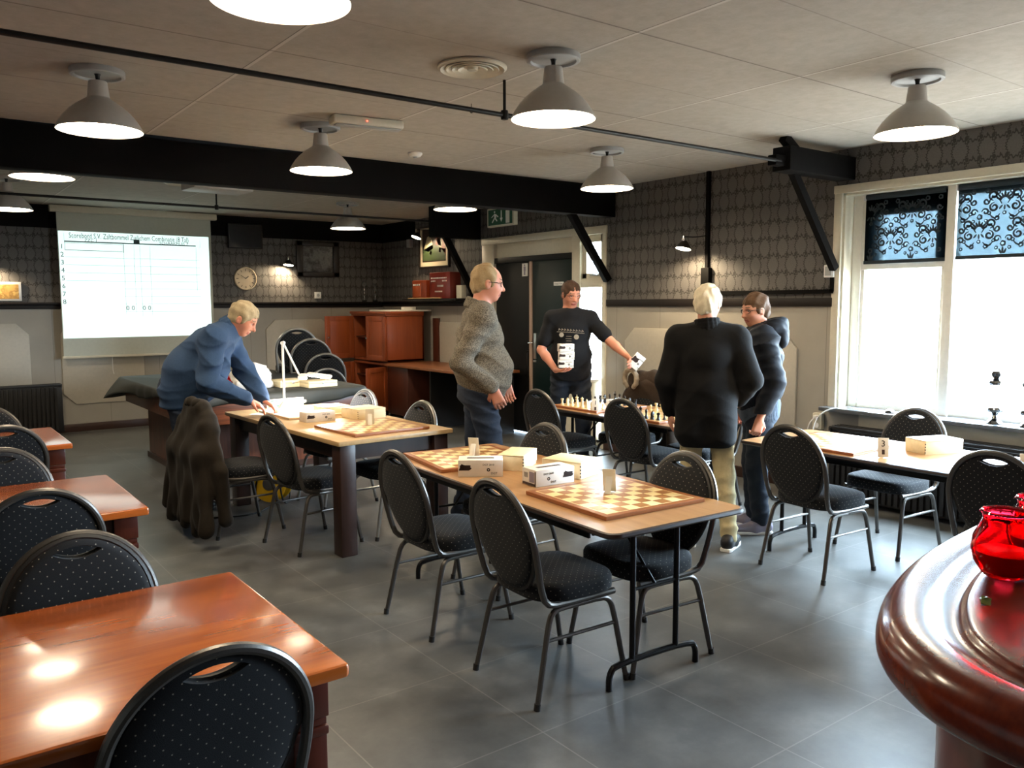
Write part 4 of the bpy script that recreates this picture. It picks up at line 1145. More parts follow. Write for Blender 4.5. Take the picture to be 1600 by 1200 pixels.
# ================================================================== CHESS
def board(loc, rz, label):
    t = thing('chess_board', label, 'chess board', loc, rz, 'wooden chess boards')
    MB().prism(rrect(.59, .59, .002, 1), 0, .018, .002).build('playing_board', 'chess', t); return t
Z2 = .7412
board((2.655, 2.755, Z2), R(-3), 'empty chess board at the near end of the folding table')
board((2.66, 3.98, Z2), R(-9), 'empty chess board at the far end of the folding table')
board((2.68, 5.24, .7725), R(3), 'empty chess board at the near end of the lamp-lit table')
t = thing('flat_board', 'large white flat board at the far end of the lamp-lit table', 'board', (2.66, 6.30, .7725), R(2))
MB().prism(rrect(.59, .59, .004, 2), 0, .018, .002).build('panel', 'card', t)
MB().prism(rrect(.594, .594, .004, 2), .004, .013).build('edge', 'lightedge', t)
board((4.80, 2.96, Z2), R(2), 'chess board washed out by daylight on the number 3 table')
B1 = board((4.92, 5.30, Z2), R(0), 'chess board with a full game set up at the left end of the back table')
B2 = board((4.86, 4.55, Z2), R(0), 'chess board with black pieces in front, near the man in the black coat')
def piece_mb(kind):
    P = {
     'pawn': [(0, 0), (.014, 0), (.014, .005), (.010, .009), (.006, .018), (.0055, .026), (.009, .028), (.006, .031), (.009, .036), (.0095, .041), (.006, .047), (0, .049)],
     'rook': [(0, 0), (.017, 0), (.017, .006), (.012, .011), (.009, .022), (.009, .040), (.013, .043), (.013, .056), (.009, .056), (.009, .051), (0, .051)],
     'bishop': [(0, 0), (.017, 0), (.017, .006), (.011, .011), (.007, .025), (.0065, .043), (.011, .046), (.007, .049), (.011, .058), (.009, .067), (.003, .074), (.004, .077), (0, .080)],
     'queen': [(0, 0), (.019, 0), (.019, .007), (.013, .012), (.008, .030), (.0075, .055), (.013, .058), (.008, .062), (.014, .080), (.010, .078), (.006, .084), (.004, .089), (0, .091)],
     'king': [(0, 0), (.019, 0), (.019, .007), (.013, .012), (.009, .030), (.008, .058), (.014, .062), (.009, .066), (.014, .085), (.006, .089), (0, .090)],
     'knight': [(0, 0), (.017, 0), (.017, .006), (.012, .011), (.010, .018), (0, .018)]}[kind]
    m_ = MB(); m_.lathe(P, (0, 0, 0), 14)
    if kind == 'king': m_.b6(-.0018, .0018, -.0018, .0018, .088, .106); m_.b6(-.0018, .0018, -.006, .006, .096, .100)
    if kind == 'queen':
        for k in range(6): m_.lathe([(0, -.002), (.002, 0), (0, .002)], (.012*math.cos(k), .012*math.sin(k), .081), 6)
    if kind == 'knight':
        prof = [(-.010, .016), (.012, .016), (.009, .030), (.004, .036), (.014, .040), (.018, .046), (.014, .053), (.004, .062), (.001, .068), (-.002, .062), (-.011, .050), (-.013, .034)]
        m_.prism(prof, -.007, .007, .002, Matrix(((1, 0, 0, 0), (0, 0, 1, 0), (0, 1, 0, 0), (0, 0, 0, 1))))
    return m_
M['pc_w'] = plain('cream_chess_wood', (.88, .80, .60), .3); M['pc_b'] = plain('black_chess_wood', (.09, .075, .07), .3)
ORD = ['rook', 'knight', 'bishop', 'queen', 'king', 'bishop', 'knight', 'rook']
meshes = {}
for k_ in set(ORD) | {'pawn'}:
    for c_ in ('w', 'b'):
        o = piece_mb(k_).build(k_, 'pc_'+c_, None, 50); meshes[k_, c_] = o.data; bpy.data.objects.remove(o)
def pieces(bx, by, white_low, which, tagname):
    """files run along y, ranks along x; white_low: white sits on the low-x side"""
    for side, c_ in ((0, 'w' if white_low else 'b'), (1, 'b' if white_low else 'w')):
        colour = 'cream' if c_ == 'w' else 'black'
        for rank in (0, 1):
            for f in range(8):
                k_ = ORD[f] if rank == 0 else 'pawn'
                x = (rank-3.5)*.064 if side == 0 else (3.5-rank)*.064
                y = (f-3.5)*.064
                o = bpy.data.objects.new('chess_'+k_, meshes[k_, c_]); link(o)
                o.location = (bx+x+random.uniform(-.003, .003), by+y+random.uniform(-.003, .003), Z2+.0182)
                o.rotation_euler = (0, 0, (0 if side == 0 else PI)+random.uniform(-.15, .15))
                if k_ == 'pawn': lb = '%s pawn on the %s' % (colour, tagname)
                else:
                    where = '' if k_ in ('king', 'queen') else (' left of its king' if f > 4 else ' on the queen side')
                    lb = '%s %s%s on the %s' % (colour, k_, where, tagname)
                tag(o, lb, 'chess piece', '%s %ss on the %s' % (colour, 'pawn' if k_ == 'pawn' else 'chess piece', tagname))
pieces(4.92, 5.30, True, None, 'left back table board')
pieces(4.86, 4.55, False, None, 'right back table board')

# ---- printed clock cartons, pale wooden piece boxes, cards
def carton(cx, cy, z, rz, w, d, h, label, flip=False):
    """long front faces local -y"""
    t = thing('clock_carton', label, 'box', (cx, cy, z), rz, 'white chess clock cartons')
    MB().b6(-w/2, w/2, -d/2, d/2, 0, h, .0015).build('carton', 'cardbox', t)
    fr_ = MB(); yq = -d/2-.0008; q = -1 if flip else 1
    fr_.b6(-q*w*.34-.028, -q*w*.34+.028, yq, yq+.0006, h*.42, h*.70)
    fr_.raw([(-q*w*.34-.035, yq, h*.38), (-q*w*.34+.02, yq, h*.38), (-q*w*.34+.035, yq, h*.52), (-q*w*.34-.02, yq, h*.78)], [(0, 1, 2, 3)])
    fr_.build('clock_picture', 'brownprint', t)
    tx_ = MB(); text_mb(tx_, 'DGT 2010', .014, face_mat((q*w*.18, yq, h*.72), (1, 0, 0))); 
    tx_.lathe([(.004, 0), (.009, 0), (.009, .0008), (.004, .0008), (.004, 0)], (q*w*.18, yq, h*.42), 16, rx)
    text_mb(tx_, 'DGT', .016, face_mat((q*w*.18+.03, yq, h*.2), (1, 0, 0)))
    tx_.build('front_print', 'black', t)
    tp_ = MB(); tp_.prism(rrect(w*.62, d*.22, .008, 4), h, h+.0008); tp_.build('top_print', 'brownprint', t)
    e = MB(); sx = 1 if flip is False else -1
    xe = sx*(w/2+.0006)
    e.b6(xe-.0005, xe+.0005, -d/2+.004, d/2-.004, .002, h*.16); e.b6(xe-.0005, xe+.0005, -d/2+.004, -d/2+.012, .002, h*.9); e.build('end_band', 'brownprint', t)
    e = MB(); e.b6(xe-.0006, xe+.0006, -d*.36, -d*.02, h*.22, h*.84); e.build('end_grey_field', 'greyprint', t)
    e = MB(); e.b6(xe-.0006, xe+.0006, d*.04, d*.38, h*.22, h*.84); eo = e.build('end_label', 'card', t)
    bc = MB()
    for k in range(6): bc.b6(xe-.0009, xe+.0009, d*(.08+.045*k), d*(.08+.045*k)+.002*(1+k % 2), h*.45, h*.75)
    bc.build('barcode', 'black', eo)
    return t
def rbox(pN, pR, pL):
    """centre, rotation, width (N->R), depth (N->L) from near, right, left bottom corners"""
    N, Rr, L = Vector(pN), Vector(pR), Vector(pL); w = (Rr-N).length; d = (L-N).length
    c = (Rr+L)/2; return c.x, c.y, math.atan2((Rr-N).y, (Rr-N).x), w, d
def wbox(c, z, h, label, grp='pale wooden chess piece boxes'):
    t = thing('piece_box', label, 'box', (c[0], c[1], z), c[2], grp)
    w, d = c[3], c[4]
    MB().b6(-w/2, w/2, -d/2, d/2, 0, h-.007, .001).build('body', 'boxwood', t)
    MB().b6(-w/2, w/2, -d/2, d/2, h-.006, h, .0015).build('lid', 'boxwood', t)
    j = MB()
    for k in range(4):
        for sx in (-1, 1): j.b6(sx*w/2-.0012, sx*w/2+.0012, -d/2-.0008, -d/2+.006, h*(.12+.2*k), h*(.20+.2*k))
    j.build('finger_joint', 'brownprint', t)
    MB().box((w/2+.001, 0, h*.62), (.002, .016, .014), .0005).build('clasp', 'steel', t)
    return t
Zt = .7415
carton(2.475, 3.585, Zt, R(-36), .235, .135, .088, 'white clock carton on the folding table, left beside the far board', False)
carton(2.63, 3.205, Zt, R(-4), .235, .125, .084, 'white clock carton next to the near board, its picture on the right', True)
wbox(rbox((2.70, 3.50), (2.915, 3.655), (2.61, 3.62)), Zt, .085, 'pale wooden box behind the cartons, left of its neighbour on the folding table')
wbox(rbox((2.80, 3.15), (2.985, 3.21), (2.735, 3.38)), Zt, .088, 'pale wooden box at the right edge of the folding table')
carton(2.535, 5.84, .7725, R(2), .235, .125, .072, 'white clock carton on the lamp-lit table', False)
wbox((2.90, 5.80, R(6), .25, .24), .7725, .078, 'larger wooden box on the lamp-lit table beside the chair with painted lamp shine')
wbox((2.78, 6.12, R(4), .22, .20), .7725, .072, 'smaller wooden box behind the carton on the lamp-lit table')
wbox((5.04, 2.44, R(-22), .27, .17), Zt, .085, 'bleached pale box on the number 3 table near the window')
def num_card(x, y, z, rz, n, label, back=False):
    t = thing('number_card', label, 'card', (x, y, z), rz)
    tl = Euler((R(-14), 0, 0))
    MB().box((0, 0, .058), (.062, .0022, .115), .0005, tl).build('card', 'card', t)
    MB().box((0, .030, .040), (.03, .0022, .085), .0005, Euler((R(28), 0, 0))).build('stand', 'card', t)
    if n:
        Mx = Matrix.Translation((0, 0, .058)) @ tl.to_matrix().to_4x4() @ face_mat((0, -.0018, .022), (1, 0, 0))
        text_part('numeral', n, .052, 'black', t, Mx)
        Mx2 = Matrix.Translation((0, 0, .058)) @ tl.to_matrix().to_4x4()
        e = MB(); e.b6(-.008, .008, -.002, -.0012, -.040, -.012); o = e.build('emblem', 'brownprint', t); o.data.transform(Mx2)
    return t
num_card(4.62, 2.53, Zt, R(-52), '3', 'white card with number 3 standing on the window table')
num_card(4.72, 1.80, Zt, R(-52), '4', 'white card with number 4 at the right edge of the window table')
num_card(4.74, 4.97, Zt, R(-50), '2', 'card with number 2 between the two games on the back table')
num_card(4.66, 5.06, Zt, R(-50), '1', 'white card beside the number 2 card on the back table')
num_card(2.67, 2.80, Zt+.018, R(128), None, 'blank back of a card standing on the near empty board')
num_card(2.68, 3.95, Zt+.018, R(128), None, 'blank back of a card on the far board of the folding table')
num_card(2.70, 5.30, .7905, R(152), None, 'thin upright card on the near board of the lamp-lit table')
tag(MB().box((2.42, 6.47, .776), (.30, .21, .0012), 0, Euler((0, 0, R(30)))).build('paper_sheet', 'card'), 'white paper sheet under the hands of the man in blue', 'paper')

# ---- desk lamp
t = thing('desk_lamp', 'white folding desk lamp lighting the far end of the heavy table', 'lamp', (2.60, 6.66, .7725), R(-37))
MB().lathe([(0, 0), (.055, 0), (.055, .012), (.04, .03), (.018, .06), (.015, .075), (0, .075)], (0, 0, 0), 26).build('base', 'white', t)
MB().box((.0, 0, .31), (.020, .012, .50), .004).build('lower_arm', 'white', t)
p0 = Vector((0, .012, .56)); p1 = Vector((.13, .012, .285))
ar = MB(); ar.tube([p0, p1], .009, 8); ar.tube([p0+Vector((0, .018, -.02)), p1+Vector((0, .018, -.02))], .005, 8); ar.cyl((0, -.01, .555), (0, .035, .555), .016); ar.build('upper_arm', 'white', t)
h = MB(); h.box((.155, .01, .265), (.07, .05, .035), .008); h.box((.20, .01, .288), (.13, .045, .022), .008); h.box((.30, .012, .285), (.20, .085, .024), .01, Euler((0, R(8), 0))); h.build('head', 'white', t)
MB().box((.30, .012, .268), (.17, .06, .004), .001, Euler((0, R(8), 0))).build('tube', emit('desk_lamp_tube', (1, .97, .92), 30), t)
l = bpy.data.lights.new('desk_light', 'AREA'); l.shape = 'RECTANGLE'; l.size = .17; l.size_y = .06; l.energy = 19; l.color = (1, .97, .92)
o = bpy.data.objects.new('desk_light', l); link(o, t); o.location = (.30, .012, .258); o.rotation_euler = (0, R(8), 0)

# ---- cable reel on the floor
t = thing('cable_reel', 'yellow drum cable reel on the floor under the lamp-lit table', 'reel', (2.46, 6.62, 0), R(-50))
ry = Euler((R(90), 0, 0))
for y in (-.055, .055):
    MB().lathe([(.055, -.006), (.15, -.006), (.155, 0), (.15, .006), (.055, .006), (.055, -.006)], (0, y, .17), 36, ry).build('flange', 'yellow', t)
MB().lathe([(0, -.05), (.11, -.05), (.115, 0), (.11, .05), (0, .05)], (0, 0, .17), 30, ry).build('cable_coil', 'black', t)
MB().lathe([(0, -.012), (.055, -.012), (.05, .008), (0, .01)], (0, -.062, .17), 24, ry).build('hub', 'steel', t)
MB().tube([(-.13, -.07, .01), (-.10, -.07, .24), (0, -.07, .34), (.10, -.07, .24), (.13, -.07, .01), (.13, .07, .01), (.10, .07, .24), (0, .07, .34), (-.10, .07, .24), (-.13, .07, .01)], .007, 8, closed=True, smooth=2).build('stand', 'iron', t)
tag(MB().tube([(2.40, 6.50, .01), (2.20, 6.3, .008), (1.95, 6.35, .008), (1.75, 6.5, .008), (1.9, 7.0, .008), (2.2, 7.9, .008)], .006, 8, smooth=3).build('floor_cable', 'iron'), 'dark cable snaking over the floor from the yellow reel', 'cable')

# ---- window sill ornaments
def ornament(y, lb, k=1):
    t = thing('oil_lamp', lb, 'ornament', (XR-.02, y, WZ0+.003), 0, 'silver glass ornaments on the window sill')
    MB().lathe([(0, 0), (.052*k, 0), (.056*k, .006), (.045*k, .02), (.022*k, .04), (.016*k, .06), (.030*k, .078), (.05*k, .09), (.056*k, .105), (.048*k, .12), (.03*k, .125), (0, .125)], (0, 0, 0), 28).build('foot', 'mirror', t)
    MB().lathe([(.028*k, .125), (.042*k, .16), (.046*k, .21), (.03*k, .26), (.024*k, .285), (.022*k, .285), (.028*k, .26), (.044*k, .21), (.040*k, .16), (.026*k, .125), (.028*k, .125)], (0, 0, 0), 24).build('glass_chimney', 'clear', t)
    MB().lathe([(0, .285), (.046*k, .285), (.056*k, .30), (.048*k, .315), (.02*k, .33), (.034*k, .345), (.038*k, .37), (.03*k, .385), (0, .388)], (0, 0, 0), 28).build('cap', 'mirror', t)
ornament(2.66, 'left silver glass ornament of the two standing on the window sill')
ornament(2.44, 'right silver glass ornament on the window sill, cut by the picture edge')
tag(MB().lathe([(0, 0), (.035, 0), (.04, .008), (.03, .02), (.012, .03), (0, .032)], (XR-.04, 3.44, WZ0+.003), 18).build('small_dish', 'mirror'), 'tiny silver dish on the left part of the window sill', 'dish')
# ================================================================== BAR
K = [(1.17, -1.3), (1.17, .0), (1.17, .30), (1.172, .43), (1.188, .52), (1.222, .60), (1.30, .695), (1.40, .765), (1.56, .835), (1.79, .895), (2.06, .93), (2.40, .95), (3.4, .96)]
def densify(P, n=4):
    out = []
    for i in range(len(P)-1):
        p0, p1, p2, p3 = P[max(i-1, 0)], P[i], P[i+1], P[min(i+2, len(P)-1)]
        for k in range(n):
            t_ = k/n
            f = lambda a, b, c, d: .5*((2*b)+(-a+c)*t_+(2*a-5*b+4*c-d)*t_*t_+(-a+3*b-3*c+d)*t_**3)
            out.append((f(p0[0], p1[0], p2[0], p3[0]), f(p0[1], p1[1], p2[1], p3[1])))
    out.append(P[-1]); return out
K = densify(K, 5)
def offs(P, d):
    out = []
    for i in range(len(P)):
        a = Vector(P[max(i-1, 0)]); b = Vector(P[min(i+1, len(P)-1)]); t_ = (b-a).normalized(); nrm = Vector((t_.y, -t_.x))
        out.append(Vector(P[i])+nrm*d)
    return out
t = thing('bar_counter', 'curved glossy mahogany bar counter in the lower right corner', 'bar')
prof = [(.05, 1.015), (.015, 1.018), (.002, 1.032), (-.002, 1.052), (.004, 1.078), (.020, 1.097), (.040, 1.104), (.070, 1.104), (.085, 1.100), (.094, 1.093), (.106, 1.088), (.122, 1.087), (.134, 1.090), (.142, 1.097), (.152, 1.1005), (.20, 1.101)]
prof = [q for q in densify(prof, 3)]
V = []; Fs = []; n = len(K)
for d, z in prof:
    for p in offs(K, d): V.append((p.x, p.y, z))
for r in range(len(prof)-1):
    for i in range(n-1): Fs.append((r*n+i, r*n+i+1, (r+1)*n+i+1, (r+1)*n+i))
top = MB(); top.raw(V, Fs)
inner = [tuple(p) for p in offs(K, .199)]
poly = inner+[(3.4, -1.3)]
top.prism(poly, 1.02, 1.101)
bmesh.ops.recalc_face_normals(top.bm, faces=top.bm.faces)
top.build('countertop', 'bar', t, 32)
bs = MB(); bs.prism([tuple(p) for p in offs(K, .105)]+[(3.4, -1.3)], .10, 1.018); bs.build('front_panel', 'barbase', t, 30)
bs = MB(); bs.prism([tuple(p) for p in offs(K, .16)]+[(3.4, -1.3)], 0, .10); bs.build('plinth', 'darkleg', t, 30)
def jar(x, y, k, lb):
    t = thing('candle_jar', lb, 'candle jar', (x, y, 1.1015), 0, 'red glass candle jars on the bar')
    P = [(0, .0), (.030, .0), (.040, .006), (.055, .03), (.061, .055), (.058, .08), (.046, .108), (.042, .118), (.043, .126), (.046, .130), (.044, .134), (.041, .133), (.038, .126), (.039, .116), (.043, .106), (.054, .08), (.057, .055), (.051, .032), (.037, .012), (0, .010)]
    MB().lathe([(a*k, b*k) for a, b in P], (0, 0, 0), 48).build('glass', 'redglass', t)
    MB().lathe([(0, .012), (.034, .013), (.049, .033), (.0535, .052), (.0, .054)], (0, 0, 0), 32).build('wax', 'redwax', t)
    MB().lathe([(.040*k, .128*k), (.043*k, .1265*k), (.0475*k, .130*k), (.044*k, .1355*k), (.041*k, .1345*k), (.040*k, .128*k)], (0, 0, 0), 40).build('rim', 'clear', t)
jar(1.755, .700, 1.0, 'front red glass candle jar, nearer the bar edge')
jar(1.93, .705, 1.0, 'rear red glass candle jar, half hidden by the front one')
wr = MB(); wr.box((0, 0, .004), (.030, .016, .0015), 0, Euler((R(12), R(-10), 0))); wr.box((.010, .004, .006), (.016, .012, .0012), 0, Euler((R(-20), R(14), R(20))))
wo = wr.build('torn_wrapper', plain('green_wrapper', (.45, .52, .18), .5)); wo.location = (1.575, .655, 1.1005); wo.rotation_euler = (0, 0, R(20)); tag(wo, 'small green wrapper scrap on the bar before the red jars', 'wrapper')

# ================================================================== PEOPLE (signed-distance bodies)
class SDF:
    def __init__(s, h=.008): s.h = h; s.p = []
    def caps(s, a, b, ra, rb=None, k=.02, op='u', sq=(1, 1, 1)):
        rb = ra if rb is None else rb; a = np.array(a, float); b = np.array(b, float)
        r = max(ra, rb); s.p.append(('c', np.minimum(a, b)-r, np.maximum(a, b)+r, (a, b, ra, rb), k, op)); return s
    def ell(s, c, r, rot=None, k=.02, op='u'):
        c = np.array(c, float); r = np.array(r, float); Rm = np.array(rot.to_3x3()) if rot is not None else np.eye(3)
        ext = np.sqrt(((Rm*r)**2).sum(1)); s.p.append(('e', c-ext, c+ext, (c, r, Rm), k, op)); return s
    def chain(s, pts, rs, k=.02, op='u'):
        for i in range(len(pts)-1): s.caps(pts[i], pts[i+1], rs[i], rs[i+1], k, op)
        return s
    def mesh(s, name, fold=None, clipz=None):
        h = s.h; pad = 3*h+.02
        us = [q for q in s.p if q[5] == 'u']
        lo = np.min([q[1] for q in us], 0)-pad; hi = np.max([q[2] for q in us], 0)+pad
        n = np.ceil((hi-lo)/h).astype(int)+1
        Fd = np.full(n, .2, np.float32)
        ax = [lo[i]+h*np.arange(n[i]) for i in range(3)]
        for typ, l, u, prm, k, op in s.p:
            m_ = k+2*h+.03
            i0 = np.maximum(((l-m_-lo)/h).astype(int), 0); i1 = np.minimum(((u+m_-lo)/h).astype(int)+2, n)
            if (i1 <= i0).any(): continue
            X = ax[0][i0[0]:i1[0], None, None]; Y = ax[1][None, i0[1]:i1[1], None]; Z = ax[2][None, None, i0[2]:i1[2]]
            if typ == 'c':
                a, b, ra, rb = prm; d = b-a; L2 = max(float(d@d), 1e-9)
                t_ = np.clip(((X-a[0])*d[0]+(Y-a[1])*d[1]+(Z-a[2])*d[2])/L2, 0, 1)
                D = np.sqrt((X-a[0]-t_*d[0])**2+(Y-a[1]-t_*d[1])**2+(Z-a[2]-t_*d[2])**2)-(ra+(rb-ra)*t_)
            else:
                c, r, Rm = prm; x, y, z = X-c[0], Y-c[1], Z-c[2]
                p0 = x*Rm[0, 0]+y*Rm[1, 0]+z*Rm[2, 0]; p1 = x*Rm[0, 1]+y*Rm[1, 1]+z*Rm[2, 1]; p2 = x*Rm[0, 2]+y*Rm[1, 2]+z*Rm[2, 2]
                k0 = np.sqrt((p0/r[0])**2+(p1/r[1])**2+(p2/r[2])**2); k1 = np.sqrt((p0/r[0]**2)**2+(p1/r[1]**2)**2+(p2/r[2]**2)**2)
                D = k0*(k0-1)/np.maximum(k1, 1e-6)
            sl = (slice(i0[0], i1[0]), slice(i0[1], i1[1]), slice(i0[2], i1[2])); A = Fd[sl]
            if op == 'u':
                hh = np.maximum(k-np.abs(A-D), 0)/max(k, 1e-6); Fd[sl] = np.minimum(A, D)-hh*hh*k*.25
            elif op == 's':
                D = -D; hh = np.maximum(k-np.abs(A-D), 0)/max(k, 1e-6); Fd[sl] = np.maximum(A, D)+hh*hh*k*.25
        if fold is not None:
            idx = np.nonzero(np.abs(Fd) < .03); P = [ax[i][idx[i]] for i in range(3)]
            Fd[idx] += fold(*P).astype(np.float32)
        if clipz is not None:
            zz = ax[2][None, None, :]; Fd = np.maximum(Fd, (clipz-zz).astype(np.float32)) if clipz > -90 else Fd
        return s.nets(Fd, lo, h, name)
    def nets(s, F_, lo, h, name):
        S_ = F_ < 0
        c8 = [S_[a:S_.shape[0]-1+a, b:S_.shape[1]-1+b, c:S_.shape[2]-1+c] for a in (0, 1) for b in (0, 1) for c in (0, 1)]
        cnt = sum(x.astype(np.int8) for x in c8); act = (cnt > 0) & (cnt < 8)
        I = np.argwhere(act); vid = -np.ones(act.shape, np.int64); vid[act] = np.arange(len(I))
        acc = np.zeros((len(I), 3)); num = np.zeros(len(I))
        off = [(a, b, c) for a in (0, 1) for b in (0, 1) for c in (0, 1)]
        for p in off:
            for d in range(3):
                if p[d]: continue
                q = list(p); q[d] = 1
                f0 = F_[I[:, 0]+p[0], I[:, 1]+p[1], I[:, 2]+p[2]]; f1 = F_[I[:, 0]+q[0], I[:, 1]+q[1], I[:, 2]+q[2]]
                m_ = (f0 < 0) != (f1 < 0); t_ = np.where(m_, f0/np.where(m_, f0-f1, 1), 0)
                pt = np.array(p, float)[None]+np.zeros((len(I), 3)); pt[:, d] += t_
                acc[m_] += pt[m_]; num[m_] += 1
        V = lo+h*(I+acc/num[:, None]); Q = []
        for d in range(3):
            e = [0, 0, 0]; e[d] = 1
            sh = F_.shape; A = S_[:sh[0]-e[0], :sh[1]-e[1], :sh[2]-e[2]]; B = S_[e[0]:, e[1]:, e[2]:]
            E = np.argwhere(A != B); o1, o2 = (d+1) % 3, (d+2) % 3
            ok = (E[:, o1] > 0) & (E[:, o2] > 0) & (E[:, o1] < act.shape[o1]) & (E[:, o2] < act.shape[o2]) & (E[:, d] < act.shape[d]); E = E[ok]
            def g(a, b):
                X = E.copy(); X[:, o1] -= a; X[:, o2] -= b; return vid[X[:, 0], X[:, 1], X[:, 2]]
            q = np.stack([g(1, 1), g(0, 1), g(0, 0), g(1, 0)], 1)
            fl = ~A[E[:, 0], E[:, 1], E[:, 2]]; q[fl] = q[fl][:, ::-1]; Q.append(q)
        Q = np.concatenate(Q); Q = Q[(Q >= 0).all(1)]
        me = bpy.data.meshes.new(name); me.vertices.add(len(V)); me.vertices.foreach_set('co', V.astype(np.float32).ravel())
        me.loops.add(len(Q)*4); me.loops.foreach_set('vertex_index', Q.astype(np.int32).ravel())
        me.polygons.add(len(Q)); me.polygons.foreach_set('loop_start', np.arange(0, len(Q)*4, 4, dtype=np.int32)); me.polygons.foreach_set('loop_total', np.full(len(Q), 4, np.int32))
        me.update(calc_edges=True); me.validate()
        me.polygons.foreach_set('use_smooth', [True]*len(me.polygons)); return me
def v3(*a): return np.array(a, float)
def folds(amp, f=26, tilt=.6, seed=0):
    def fn(x, y, z):
        w = np.sin(x*7+seed)*1.4+np.sin(y*8+seed*2)*1.4+np.sin(z*5+seed)*.8
        a = np.abs(np.sin(z*f*.85+w*1.2+x*f*tilt*.5)); b = np.abs(np.sin(z*f*1.25-y*f*tilt+seed+w)); m_ = .35+.65*(np.sin(x*9+z*7+seed)*.5+.5)
        return amp*m_*((.62-a**.7)*1.3+(.6-b**.8)*.7)*-1.0
    return fn
def seg(a, b, t_): return a+(b-a)*t_
def make_person(loc, rz, label, sc, J, head, cl, hands=('rest', 'rest')):
    """J: joints for the 1.8 m figure facing +x, y to the left; head = (cx,cy,cz,yaw,pitch) ; cl: clothing options"""
    J = {k: v3(*v)*sc for k, v in J.items()}
    hc = v3(*head[:3])*sc
    Hm = Euler((0, head[4], head[3])).to_matrix()         # x forward, z up
    HM = np.array(Hm)
    hp = lambda x, y, z: hc+HM@v3(x, y, z)*sc
    b = SDF(.0068)
    # trunk
    pel, che, nb = J['pel'], J['che'], J['nb']
    fat = cl.get('fat', 1)
    b.ell(pel+v3(0, 0, .02)*sc, v3(.100*fat, .148, .115)*sc, None, .04)
    b.caps(pel, seg(pel, che, .5), .105*sc, .115*sc, .05)
    b.ell(seg(pel, che, .35)+v3(.03*fat, 0, 0)*sc, v3(.118*fat, .142, .14)*sc, None, .05)
    b.ell(che, v3(.125, .165, .17)*sc, None, .05)
    b.caps(J['shR'], J['shL'], .062*sc, .062*sc, .06)
    b.caps(nb-v3(0, 0, .03)*sc, hp(-.025, 0, -.06), .062*sc, .056*sc, .035)
    b.caps(seg(J['shR'], nb, .3), nb, .055*sc, .058*sc, .05); b.caps(seg(J['shL'], nb, .3), nb, .055*sc, .058*sc, .05)
    for q in 'RL':
        sh, el, wr = J['sh'+q], J['el'+q], J['wr'+q]
        b.caps(sh, el, .052*sc, .040*sc, .03); b.caps(el, seg(el, wr, .35), .041*sc, .040*sc, .02); b.caps(seg(el, wr, .3), wr, .041*sc, .026*sc, .02)
        hi, kn, an = J['hi'+q], J['kn'+q], J['an'+q]
        b.caps(hi, kn, .076*sc, .048*sc, .04); b.caps(kn, seg(kn, an, .35), .047*sc, .047*sc, .02); b.caps(seg(kn, an, .3), an, .046*sc, .034*sc, .02)
        tf = J['to'+q]; b.caps(an-v3(0, 0, .03)*sc, tf, .036*sc, .030*sc, .03)
        # hand: palm + four fingers + thumb
        pose = hands[0 if q == 'R' else 1]
        d, pn, curl = pose[0], pose[1], pose[2]
        d = v3(*d); d /= np.linalg.norm(d); pn = v3(*pn); pn -= d*(pn@d); pn /= np.linalg.norm(pn); sd = np.cross(d, pn)   # side axis
        if q == 'L': sd = -sd
        hs = sc*1.02
        for off_ in (-.026, -.009, .009, .026): b.caps(wr+d*.012*hs+sd*off_*.6*hs, wr+d*.088*hs+sd*off_*hs, .0155*hs, .0135*hs, .012)
        for fi, (off_, L_) in enumerate(((-.031, .080), (-.0105, .090), (.0105, .084), (.031, .066))):
            p_ = wr+d*.090*hs+sd*off_*hs; a_ = curl*.35
            for s_, ln_ in enumerate((.42, .32, .26)):
                a_ += curl*(.75 if s_ else .3); dd = d*math.cos(a_)+pn*math.sin(a_)
                q_ = p_+dd*L_*ln_*hs; b.caps(p_, q_, (.0095-.0008*s_)*hs, (.0090-.0010*s_)*hs, .003); p_ = q_
        tb = wr+d*.030*hs-sd*.030*hs; t1 = tb+(d*.65-sd*.55+pn*.35)*.042*hs; t2 = t1+(d*.85-sd*.05+pn*.45)*.034*hs
        b.caps(tb, t1, .014*hs, .011*hs, .012); b.caps(t1, t2, .0105*hs, .0085*hs, .004)
    # head
    E_ = lambda c, r, k=.012, op='u', rot=Hm: b.ell(hp(*c), v3(*r)*sc, rot, k, op)
    E_((-.012, 0, .025), (.094, .074, .092)); E_((.028, 0, -.040), (.058, .056, .072), .03); E_((.012, 0, .0), (.078, .066, .085), .03)
    E_((.052, 0, -.088), (.026, .028, .022), .025)                            # chin
    for s_ in (-1, 1):
        E_((.048, s_*.034, -.028), (.028, .022, .022), .02)                    # cheek
        E_((.078, s_*.031, .008), (.016, .018, .012), .010, 's'); E_((.066, s_*.031, .006), (.0145, .0145, .0135), .003)
        E_((.071, s_*.030, .026), (.014, .024, .008), .010)                    # brow ridge
        E_((-.008, s_*.077, -.008), (.019, .009, .031), .006); E_((-.003, s_*.086, -.006), (.009, .006, .017), .004, 's')
        E_((.090, s_*.012, -.034), (.010, .009, .008), .008)
    b.caps(hp(.078, 0, .014), hp(.107, 0, -.028), .009*sc, .013*sc, .010)     # nose
    E_((.082, 0, -.058), (.014, .024, .0075), .008); E_((.079, 0, -.070), (.014, .020, .0075), .008); E_((.094, 0, -.0635), (.012, .020, .0025), .004, 's')
    me = b.mesh('person')
    for nm in (cl.get('skin', 'skin'), 'lip', 'eyew', 'brow', 'eyeball'): me.materials.append(M[nm])
    co = np.empty(len(me.vertices)*3, np.float32); me.vertices.foreach_get('co', co); co = co.reshape(-1, 3)
    loc_ = ((co-hc)@HM)/sc
